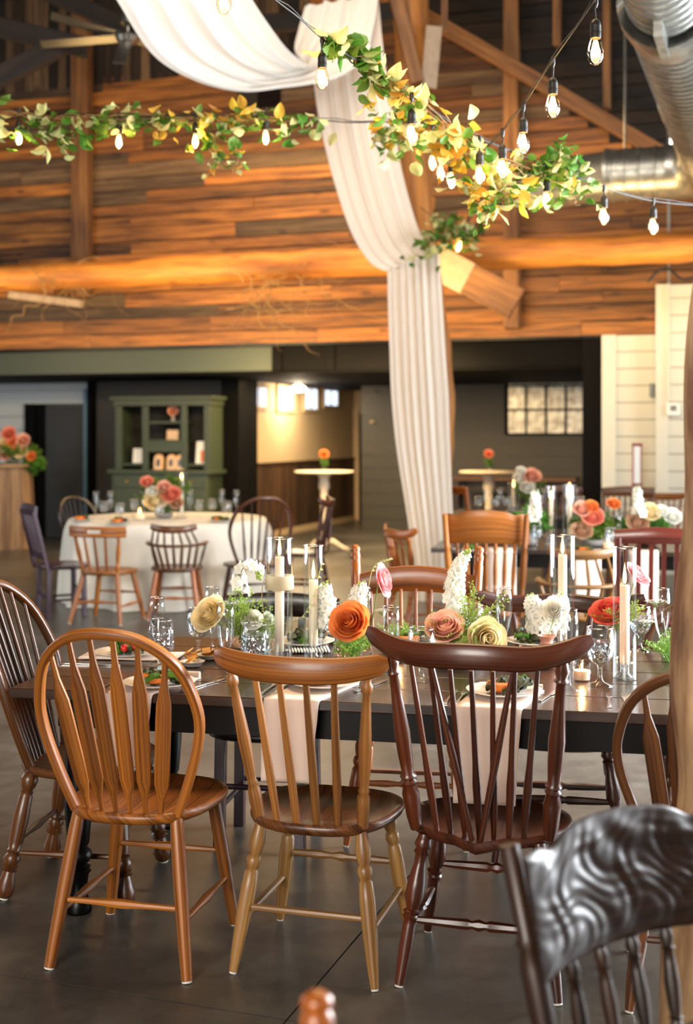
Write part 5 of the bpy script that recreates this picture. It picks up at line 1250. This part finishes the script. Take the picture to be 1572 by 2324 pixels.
# ================================================================== leafy garlands
def leaf_mesh(k, mat):
    def mk():
        rr = random.Random(k); w = rr.uniform(.32, .46); cup = rr.uniform(.05, .2); bend = rr.uniform(-.25, .3)
        def fn(u, v):
            x = (u - .5) * 2; ww = w * math.sin(PI * min(.98, v ** .8)) ** .75 * (1 - .25 * v)
            if v > .93: ww *= .4
            return (x * ww, v, bend * v * v + cup * abs(x) * math.sin(PI * v) + .03 * math.sin(7 * v + 3 * x))
        return MB().surf(fn, 4, 6).mesh('leaf', M(mat), 180)
    return cached('leaf%d%s' % (k, mat), mk)
def garland(label, path, n, size, spread, mats, seed, hang=None, vines=4, name='leaf_garland'):
    """path in picture points with depth; leaves scattered round it, more where hang() says"""
    rr = random.Random(seed)
    P = [D(*p) for p in spline(path, 60)]
    t = thing(name, label, 'garland', (0, 0, 0))
    for k in range(vines):
        q = [p + V((rr.uniform(-1, 1), rr.uniform(-1, 1), rr.uniform(-1, 1))) * spread * .22 for p in P[::3]]
        MB().tube(spline([tuple(x) for x in q], 70), .0024, 5).obj('vine', M('twig'), t)
    for i in range(n):
        f = rr.random(); j = min(59, int(f * 60)); dn, sp_ = hang(f) if hang else (1, 1)
        a = rr.uniform(0, 6.28); q = rr.random() ** .6 * spread * sp_
        off = V((q * math.cos(a), q * math.sin(a) * .6, q * math.sin(a * 1.7) * .7 - abs(rr.gauss(0, 1)) * spread * .6 * (dn - 1)))
        m = rr.choices([x for x, _ in mats(f)], [y for _, y in mats(f)])[0]
        s_ = size * rr.uniform(.6, 1.25)
        rot = (rr.uniform(PI * .8, PI * 1.35) if rr.random() < .65 else rr.uniform(0, 6.28), rr.uniform(-.9, .9), rr.uniform(0, 6.28))
        link('leaf', leaf_mesh(rr.randrange(5), m), t, P[j] + off, rot, s_)
    return t
GA = [(x, y + 6, YA(x)) for x, y in [(745, 92), (800, 108), (840, 148), (880, 182), (940, 225), (1040, 300), (1130, 360), (1210, 385), (1290, 400), (1320, 420)]]
def hangA(f):
    if f < .32: return (1.0, .32)
    if f < .5: return (1.6, .8)
    if f < .8: return (2.3, 1.15)
    return (1.5, .9)
def matA(f):
    if f < .3: return [('leaf_green', 5), ('leaf_pale', 1)]
    if f < .72: return [('leaf_yellow', 4), ('leaf_pale', 5), ('leaf_green', 2.5)]
    return [('leaf_green', 6), ('leaf_pale', 1.6)]
garland('leafy garland of green and golden leaves on the right light wire', GA, 300, .074, .145, matA, 21, hangA, 6)
GB = [(-60, 262, 7.0), (60, 262, 7.0), (180, 272, 7.0), (300, 262, 7.0), (420, 268, 7.0), (500, 272, 7.0), (600, 268, 7.0), (725, 282, 7.1)]
def hangB(f):
    return (2.0, 1.0) if .55 < f < .72 or f < .35 else (1.3, .85)
def matB(f):
    return [('leaf_green', 4), ('leaf_pale', 3)] if f < .5 or f > .86 else [('leaf_green', 4), ('leaf_yellow', 3), ('leaf_pale', 1)]
garland('leafy garland along the left light wire', GB, 300, .078, .12, matB, 22, hangB, 5)
for lab, pth, n, sd in (('trailing leaf sprig below the left garland by the drape', [(530, 300, 7.0), (538, 350, 7.0), (528, 392, 7.0)], 16, 31), ('longest trailing leaf sprig below the left garland', [(488, 310, 7.0), (490, 360, 7.0), (462, 408, 7.0)], 26, 32),
                        ('leaf sprig hanging left of the timber post', [(170, 290, 7.0), (160, 320, 7.0), (134, 335, 7.0)], 16, 33), ('green leaf cluster hanging lowest under the right garland', [(1120, 440, 5.6), (1105, 480, 5.6), (1098, 508, 5.6)], 22, 34),
                        ('thin catkin sprig at the far right end of the garland', [(1300, 400, 5.9), (1298, 440, 5.9), (1312, 470, 5.9)], 10, 35)):
    garland(lab, pth, n, .05, .045, lambda f: [('leaf_green', 3), ('leaf_yellow', 1), ('leaf_pale', 1)], sd, None, 1, 'leaf_sprig')
garland('greenery bunch tied to the trunk pillar above the drape knot', [(958, 575, 11.5), (985, 535, 11.5), (1010, 510, 11.5), (1030, 545, 11.5), (1072, 540, 11.5)], 150, .09, .2, lambda f: [('leaf_green', 5), ('leaf_pale', 3)], 36, None, 2, 'greenery_bunch')
garland('small leaf cluster behind the garland beside the drape', [(905, 272, 7.12), (915, 290, 7.1), (925, 335, 7.1)], 120, .078, .17, lambda f: [('leaf_green', 3), ('leaf_yellow', 3), ('leaf_pale', 3)], 37, None, 2, 'leaf_sprig')
garland('thick golden leaf cluster in the middle of the right garland', [(1010, 318, 5.55), (1060, 350, 5.6), (1110, 400, 5.65), (1140, 440, 5.65), (1150, 465, 5.65)], 130, .07, .11, lambda f: [('leaf_yellow', 4), ('leaf_pale', 5), ('leaf_green', 2)], 38, None, 3, 'leaf_sprig')
garland('green leaf cluster at the right end of the garland before the duct', [(1190, 372, 5.85), (1230, 395, 5.9), (1262, 372, 5.9), (1275, 345, 5.95)], 90, .066, .09, lambda f: [('leaf_green', 6), ('leaf_pale', 2)], 39, None, 3, 'leaf_sprig')
# dry curly vines on the log
def dry_vine(label, start, n, sx, sz, seed):
    rr = random.Random(seed); t = thing('dried_vine', label, 'dried vine', (0, 0, 0))
    for k in range(n):
        x0 = start[0] + rr.uniform(-1, 1) * sx; y0 = start[1] + rr.uniform(-.3, .3) * sz
        pts = [(x0, y0, start[2])]; a = rr.uniform(0, 6.28)
        for j in range(rr.randint(5, 9)):
            a += rr.uniform(-1.1, 1.1); x0 += 22 * math.cos(a) + rr.uniform(-4, 4); y0 += 17 * math.sin(a) + (5 if rr.random() < .6 else -3)
            pts.append((x0, y0, start[2] + rr.uniform(-.15, .15)))
        q = [D(*p) for p in spline(pts, 40)]
        MB().tube(q, [(.009 if k % 3 == 0 else .004) * (1 - .7 * i / 39) for i in range(40)], 5).obj('tendril', M('twig'), t, 180)
dry_vine('dried curly vine over the log at the far left', (120, 650, WL(WS(120, -1), -1).y - .2), 12, 110, 40, 41)
dry_vine('dried curly vine hanging from the log in the middle', (640, 640, WL(WS(640, -1), -1).y - .2), 24, 110, 60, 42)
dry_vine('dried vine strands dangling before the green lintel', (590, 668, WL(WS(590, -1), -1).y - .2), 9, 40, 60, 43)
# ================================================================== furniture and things further back
DH = .9
hs0, hs1 = WS(262, DH), WS(476, DH); hw = hs1 - hs0; kh = F / WL((hs0 + hs1) / 2, DH).y
def hz(py): return EYE + (HZ - py) / kh
hx = lambda px: WS(px, DH) - hs0
hut = thing('display_hutch', 'tall olive green hutch with open shelves behind the round table', 'hutch', WL(hs0, DH), A19)
def hbox(name, x0, x1, y0, y1, z0, z1, mat='hutch_green', parent=None, bev=.004):
    o = MB().box(((x0 + x1) / 2, (y0 + y1) / 2, (z0 + z1) / 2), (x1 - x0, y1 - y0, z1 - z0)).obj(name, M(mat), parent or hut)
    return bevel(o, bev) if bev else o
ZC, ZTOP, HD = hz(1066), hz(899), .42
hbox('back_panel', .02, hw - .02, HD - .02, HD, .05, ZTOP - .05, 'hutch_dark')
for x in (0, hw - .04): hbox('side_panel', x, x + .04, .0, HD, 0, ZTOP)
hbox('crown', -.06, hw + .06, -.06, HD, ZTOP - .05, ZTOP); hbox('crown_frieze', -.02, hw + .02, -.03, HD, hz(921), ZTOP - .05)
for a, b in ((262, 277), (323, 337), (411, 425), (463, 477)): hbox('stile', hx(a), hx(b), -.012, .02, ZC, hz(921))
hbox('counter', -.05, hw + .05, -.14, HD, ZC - .05, ZC)
hbox('base_cabinet', 0, hw, -.1, HD, .06, ZC - .05); hbox('plinth', .03, hw - .03, -.06, HD, 0, .06)
for i in range(3):
    a, b = hw * i / 3 + .04, hw * (i + 1) / 3 - .04
    d_ = hbox('drawer', a, b, -.115, -.1, ZC - .24, ZC - .09); MB().lathe([(0, 0), (.012, .004), (.015, .014), (.008, .02), (0, .02)], 10, (0, 0, 0)).obj('knob', M('gold_frame'), d_).location = ((a + b) / 2, -.12, ZC - .17)
    d_ = hbox('door', a, b, -.115, -.1, .1, ZC - .28); hbox('door_panel', a + .06, b - .06, -.125, -.115, .16, ZC - .34, 'hutch_green', d_)
for py, a, b in ((958, 337, 411), (1000, 337, 411), (1054, 277, 323), (1054, 425, 463)): hbox('shelf', hx(a), hx(b), 0, HD - .02, hz(py) - .02, hz(py) + .012)
hbox('drawer_band', hx(337), hx(411), .0, .25, hz(1026), hz(1000) - .02)
def on_hutch(px, z, d=.16): return hut.matrix_basis @ V((hx(px), d, z)) if False else (Matrix.Translation(WL(hs0, DH)) @ Matrix.Rotation(A19, 4, 'Z')) @ V((hx(px), d, z))
def card(name, label, px, z, w, h, mat, cat, frame=None, arch=False, d=.14):
    t = thing(name, label, cat, on_hutch(px, z, d), A19)
    RX = Matrix.Rotation(PI / 2 - .12, 4, 'X')
    poly = [(-w / 2, 0), (w / 2, 0)] + ([(w / 2 * math.cos(a * PI / 10), h - w / 2 + w / 2 * math.sin(a * PI / 10)) for a in range(11)] if arch else [(w / 2, h), (-w / 2, h)])
    MB().prism(poly, 0, .014, RX).obj('print', M(mat), t)
    if frame: MB().prism([(x * 1.22, y * 1.08 - h * .03 + (0.0 if y > 0 else h * .03)) for x, y in poly], -.012, .002, RX).obj('frame', M(frame), t)
    if frame: MB().prism([(x * .45, y * .5 + h * .22) for x, y in poly], .014, .017, RX).obj('picture_mark', M('espresso'), t)
    return t
card('white_card', 'white card standing at the left of the hutch', 301, hz(1054) + .012, .14, .2, 'white_plastic', 'card')
card('photo_print', 'small pale photograph on the middle hutch shelf', 381, hz(1000) + .012, .17, .13, 'photo_paper', 'photograph')
card('photo_canvas', 'square photograph propped at the right of the hutch', 455, hz(1054) + .012, .27, .3, 'white_plastic', 'photograph', None)
for px, lab in ((359, 'left'), (388, 'middle'), (408, 'right')): card('arched_frame', 'small arched gilt frame on the hutch, %s of three' % lab, px, ZC, .12, .2, 'photo_paper', 'picture frame', 'gold_frame', True, .0)
bv = on_hutch(382, hz(958) + .012, .14)
vessel('bud_vase', 'tiny vase on the top shelf of the hutch', bv, [(0, .0), (.025, 0), (.03, .03), (.018, .06), (.02, .07)], 'grey_ceramic')
bloom('rose', 'pale pink bloom on the top shelf of the hutch', bv + V((0, 0, .14)), .065, 'petal_peach', V((0, -.9, .4)), 'rose', bv + V((0, 0, .03)))
MB().box((.02, -.016, .1), (.16, .006, .16)).obj('picture_mark', M('squash'), [o for o in bpy.data.objects if o.name.startswith('photo_canvas')][0])
# high tables
def high_table(label, p, r=.38, rect=None):
    t = thing('cocktail_table', label, 'table', p)
    MB().lathe([(0, 1.03), (r, 1.03), (r + .01, 1.045), (r, 1.06), (0, 1.06)], 32).obj('tabletop', M('chipped_white'), t, 60)
    MB().lathe([(.09, 1.03), (.09, 1.0), (.06, .96), (.075, .85), (.05, .8), (.045, .5), (.055, .28), (.07, .2), (.05, .16), (.06, .1)], 16).obj('pedestal', M('chipped_white'), t, 60)
    for k in range(3):
        a = k * 2.09 + .3; c = V((math.cos(a), math.sin(a), 0))
        MB().tube([tuple(V((0, 0, .14))), tuple(c * .12 + V((0, 0, .13))), tuple(c * .26 + V((0, 0, .04))), tuple(c * .33 + V((0, 0, .022)))], [.045, .04, .03, .022], 8).obj('foot', M('chipped_white'), t, 60)
    return t
ct1 = G(735, 1252); ct2 = V((1.86, 16.7, 0))
high_table('white pedestal cocktail table before the corridor', ct1); high_table('white pedestal cocktail table before the mirror wall', ct2)
for c, m_, lab in ((ct1, 'petal_orange', 'corridor'), (ct2, 'petal_coral', 'mirror wall')):
    b = c + V((0, 0, 1.06)); vessel('bud_vase', 'clear bud vase on the cocktail table by the ' + lab, b, [(0, .002), (.04, .002), (.05, .04), (.035, .1), (.045, .12)], 'clear_glass')
    filler('green stems in the vase by the ' + lab, b + V((0, 0, .03)), .05, .13, 14, 'leaf_green', 51, .03); bloom('rose', 'orange bloom in the vase by the ' + lab, b + V((0, 0, .22)), .055, m_, V((0, -.8, .5)), 'rose', b + V((0, 0, .05)))
# long console before the mirror wall
q0, q1 = dpx(1050), dpx(1325)
con = thing('console_table', 'long low brown console along the mirror wall', 'table', DM @ V(((q0 + q1) / 2, -.6, 0)), A19)
cwid = q1 - q0
bevel(MB().box((0, 0, .88), (cwid, .4, .06)).obj('tabletop', M('oak_brown'), con), .004); MB().box((0, .1, .76), (cwid - .1, .04, .18)).obj('apron', M('espresso'), con)
for x in (-cwid / 2 + .08, cwid / 2 - .08): MB().box((x, 0, .425), (.08, .34, .85)).obj('leg', M('espresso'), con)
# pedestal with flowers at the far left
pd = V((-4.62, 17.3, 0))
ped = thing('barrel_pedestal', 'weathered wooden barrel pedestal at the far left', 'pedestal', pd)
for k in range(14):
    a = k * 2 * PI / 14; prof = [(0.34, 0), (.36, .3), (.36, .6), (.33, 1.1)]
    MB().sweep([(r * math.cos(a), r * math.sin(a), z) for r, z in prof], [flat_sec(.03, .155)], (math.cos(a), math.sin(a), 0)).obj('stave', M('barrel'), ped)
MB().lathe([(0, 1.1), (.42, 1.1), (.42, 1.14), (0, 1.14)], 28).obj('top_board', M('barrel'), ped)
for px, py, r, m_, k_, lab in ((20, 984, .09, 'petal_coral', 'rose', 'red-orange flower at the top'), (8, 1010, .09, 'petal_cream', 'rose', 'pale yellow flower at the left'), (30, 1003, .085, 'petal_orange', 'rose', 'orange flower in the middle'), (52, 1000, .085, 'petal_peach', 'rose', 'peach flower at the right'),
                               (45, 1022, .1, 'petal_cream', 'rose', 'large cream flower in the middle'), (13, 1032, .075, 'petal_peach', 'rose', 'peach flower low at the left'), (71, 1035, .06, 'petal_orange', 'rose', 'small orange flower at the right edge')):
    h_ = D(px, py, 17.1); bloom('rose', lab + ' of the pedestal bouquet', h_, r, m_, V((0, -.9, .4)), k_, pd + V((0, 0, 1.16)))
filler('green foliage of the pedestal bouquet', pd + V((.1, -.05, 1.14)), .38, .3, 60, 'leaf_green', 52, .07); filler('fern trailing down from the pedestal bouquet', pd + V((.42, -.1, .98)), .16, .26, 40, 'leaf_green', 53, .06)
# wares of the second and third tables
def on_t(px, py, z=ZT): return G(px, py, z)
cylinder_candle(on_t(1250, 1238), 'slim candle cylinder on the second table', .43, .078, .33, light=1.2); cylinder_candle(on_t(1292, 1238), 'wide candle cylinder on the second table', .44, .098, .39, light=1.2)
for kind, px, py, lab in (('goblet', 1218, 1246, 'water goblet on the second table before the greens'), ('flute', 1366, 1240, 'flute on the second table behind the coral rose'), ('flute', 1402, 1242, 'flute on the second table before the tan rose'), ('goblet', 1386, 1252, 'goblet on the second table beside the mahogany chair'), ('wide', 1150, 1246, 'glass on the second table behind the oak chair'), ('goblet', 1330, 1234, 'goblet on the second table between candle and coral rose'), ('flute', 1188, 1236, 'flute on the second table left of the greens'), ('wide', 1080, 1250, 'water glass near the left end of the second table')):
    glassware(kind, on_t(px, py), lab)
votive(on_t(1380, 1248), 'votive on the second table by the mahogany chair', None, 1.3)
for px, py, lab in ((1065, 1251, 'left'), (1330, 1256, 'right')):
    p = on_t(px, py, ZT + .004); plate(p, 'white plate at the %s of the second table' % lab); leafy_salad(p, 'salad on the %s plate of the second table' % lab, px, 1)
def chair_napkin(px, w, drop, lab):
    p0 = G(px, 1258, ZT); a = (p0 - FL2).dot(U1); o = thing('napkin', lab, 'napkin', FL2, A11)
    o_ = MB().surf(lambda u, v: (a + (u - .5) * w, .1 - .114 * min(1, v * 3), ZT + .005 - (drop * max(0, v - .33) / .67)), 4, 18).obj('cloth', M('napkin_blush'), o, 180); s_ = o_.modifiers.new('solid', 'SOLIDIFY'); s_.thickness = .005; s_.offset = 1
for px, lab in ((1130, 'napkin hanging behind the golden pressed-back chair'), (1330, 'napkin hanging behind the pale captain chair'), (1462, 'napkin hanging behind the mahogany slat chair')): chair_napkin(px, .2, .36, 'white ' + lab)
B2 = on_t(1345, 1240); B3 = on_t(1470, 1238); B4 = on_t(1205, 1238)
vessel('flower_bowl', 'grey bowl of flowers on the second table', B2, BOWL, 'grey_ceramic', 'bowl'); vessel('flower_bowl', 'bowl of roses at the right of the second table', B3, BOWL, 'bowl_brown', 'bowl'); vessel('bud_vase', 'vase of snapdragons on the second table', B4, VASE, 'grey_ceramic')
b_ = V((0, 0, .04)); Y2 = 9.1
for px, py, r, m_, lab, bb in ((1343, 1172, .075, 'petal_coral', 'coral rose on the second table', B2), (1320, 1155, .06, 'petal_peach', 'pale peach bloom left of the coral rose', B2), (1340, 1150, .05, 'petal_orange', 'orange bloom above the coral rose', B2), (1475, 1162, .07, 'petal_cream', 'cream rose at the right of the second table', B3), (1446, 1186, .075, 'petal_tan', 'tan rose at the right of the second table', B3), (1502, 1160, .045, 'petal_white', 'white bloom at the far right of the second table', B3), (1527, 1172, .06, 'petal_white', 'white bloom beside the log post', B3), (1392, 1143, .045, 'petal_orange', 'small peach bloom on a tall stem', B3), (1320, 1205, .07, 'petal_tan', 'dusty tan bloom low on the second table', B2)):
    bloom('rose', lab, D(px, py, Y2), r, m_, UPAIM, 'rose', bb + b_)
spike('snapdragon', 'white snapdragon behind the cream rose', B3 + b_, [B3 + b_, D(1452, 1170, Y2), D(1447, 1130, Y2), D(1443, 1105, Y2)], 22, .035, buds=6); spike('snapdragon', 'white snapdragon above the second table greens', B4 + b_ * 2, [B4 + b_ * 2, D(1210, 1180, Y2), D(1214, 1140, Y2), D(1212, 1115, Y2)], 22, .035, buds=6)
filler('greens on the second table before the candles', B4 + b_, .16, .24, 40, 'leaf_green', 61, .045); filler('greens round the coral rose', B2 + b_, .2, .2, 40, 'leaf_green', 62, .04); filler('greens round the tan rose', B3 + b_, .2, .18, 40, 'leaf_green', 63, .04)
# third table
for kind, px, lab in (('goblet', 1085, 'first'), ('flute', 1102, 'second'), ('goblet', 1122, 'third'), ('flute', 1134, 'fourth'), ('goblet', 1150, 'fifth'), ('flute', 1232, 'sixth'), ('goblet', 1318, 'seventh'), ('flute', 1305, 'eighth')):
    glassware(kind, G(px, 1164, ZT), 'glass on the third table, %s from the left' % {'eighth': 'seventh', 'seventh': 'eighth'}.get(lab, lab), far)
cylinder_candle(G(1165, 1162, ZT), 'candle cylinder on the third table', .3, .12, .26, light=1.2)
B5 = G(1203, 1164, ZT); vessel('flower_bowl', 'bowl of tall flowers on the third table', B5, BOWL, 'grey_ceramic', 'bowl')
for px, py, r, m_, lab in ((1207, 1080, .085, 'petal_peach', 'large peach bloom atop the third table flowers'), (1196, 1106, .07, 'petal_white', 'white bloom of the third table flowers'), (1178, 1085, .06, 'petal_white', 'pale bloom left of the peach bloom'), (1182, 1068, .045, 'petal_white', 'small topmost white bloom on the third table')):
    bloom('rose', lab, D(px, py, 12.7), r, m_, UPAIM, 'rose', B5 + b_)
filler('greens of the third table flowers', B5 + b_, .16, .4, 34, 'leaf_green', 64, .04)
# round table wares
def on_r(px, py): return G(px, py, ZR)
far2 = 'glasses on the round table'
for kind, px, py, lab in (('flute', 218, 1176, 'flute at the left of the round table'), ('goblet', 236, 1178, 'goblet beside the left flute on the round table'), ('flute', 250, 1175, 'third glass from the left on the round table'), ('wide', 272, 1180, 'round glass at the left front of the round table'), ('goblet', 305, 1172, 'goblet left of the round table votive'), ('flute', 326, 1170, 'flute behind the round table votive'), ('flute', 431, 1170, 'flute right of the round table candle'), ('goblet', 452, 1174, 'goblet right of the round table candle'), ('goblet', 482, 1172, 'goblet at the right of the round table'), ('flute', 503, 1170, 'flute at the right of the round table'), ('wide', 516, 1174, 'low glass at the right of the round table'), ('flute', 536, 1172, 'flute at the right edge of the round table'), ('goblet', 362, 1186, 'glass in front of the round table flowers')):
    glassware(kind, on_r(px, py), lab)
votive(on_r(317, 1180), 'bright votive on the round table', None, 1.8); cylinder_candle(on_r(412, 1176), 'tall candle cylinder on the round table', .42, .1, .36, light=1.2)
B6 = on_r(372, 1176); vessel('flower_bowl', 'green bowl of flowers on the round table', B6, BOWL, 'grey_ceramic', 'bowl')
for px, py, r, m_, lab in ((333, 1093, .055, 'petal_coral', 'coral bloom standing tall over the round table'), (352, 1136, .1, 'petal_cream', 'large cream rose on the round table'), (388, 1122, .085, 'petal_coral', 'coral rose on the round table'), (372, 1105, .06, 'petal_peach', 'peach bloom on the round table'), (345, 1115, .05, 'petal_white', 'white bloom on the round table'), (400, 1142, .06, 'petal_tan', 'tan bloom low on the round table'), (370, 1140, .05, 'petal_white', 'small white bloom beside the cream rose on the round table')):
    bloom('rose', lab, D(px, py, 11.9), r, m_, UPAIM, 'rose', B6 + b_)
filler('greens of the round table flowers', B6 + b_, .26, .4, 60, 'leaf_green', 65, .045)
for px, py, lab in ((185, 1184, 'left'), (500, 1186, 'right'), (270, 1190, 'front left')):
    p = on_r(px, py) + V((0, 0, .004)); plate(p, 'plate at the %s of the round table' % lab); leafy_salad(p, 'salad on the %s plate of the round table' % lab, px, 2)
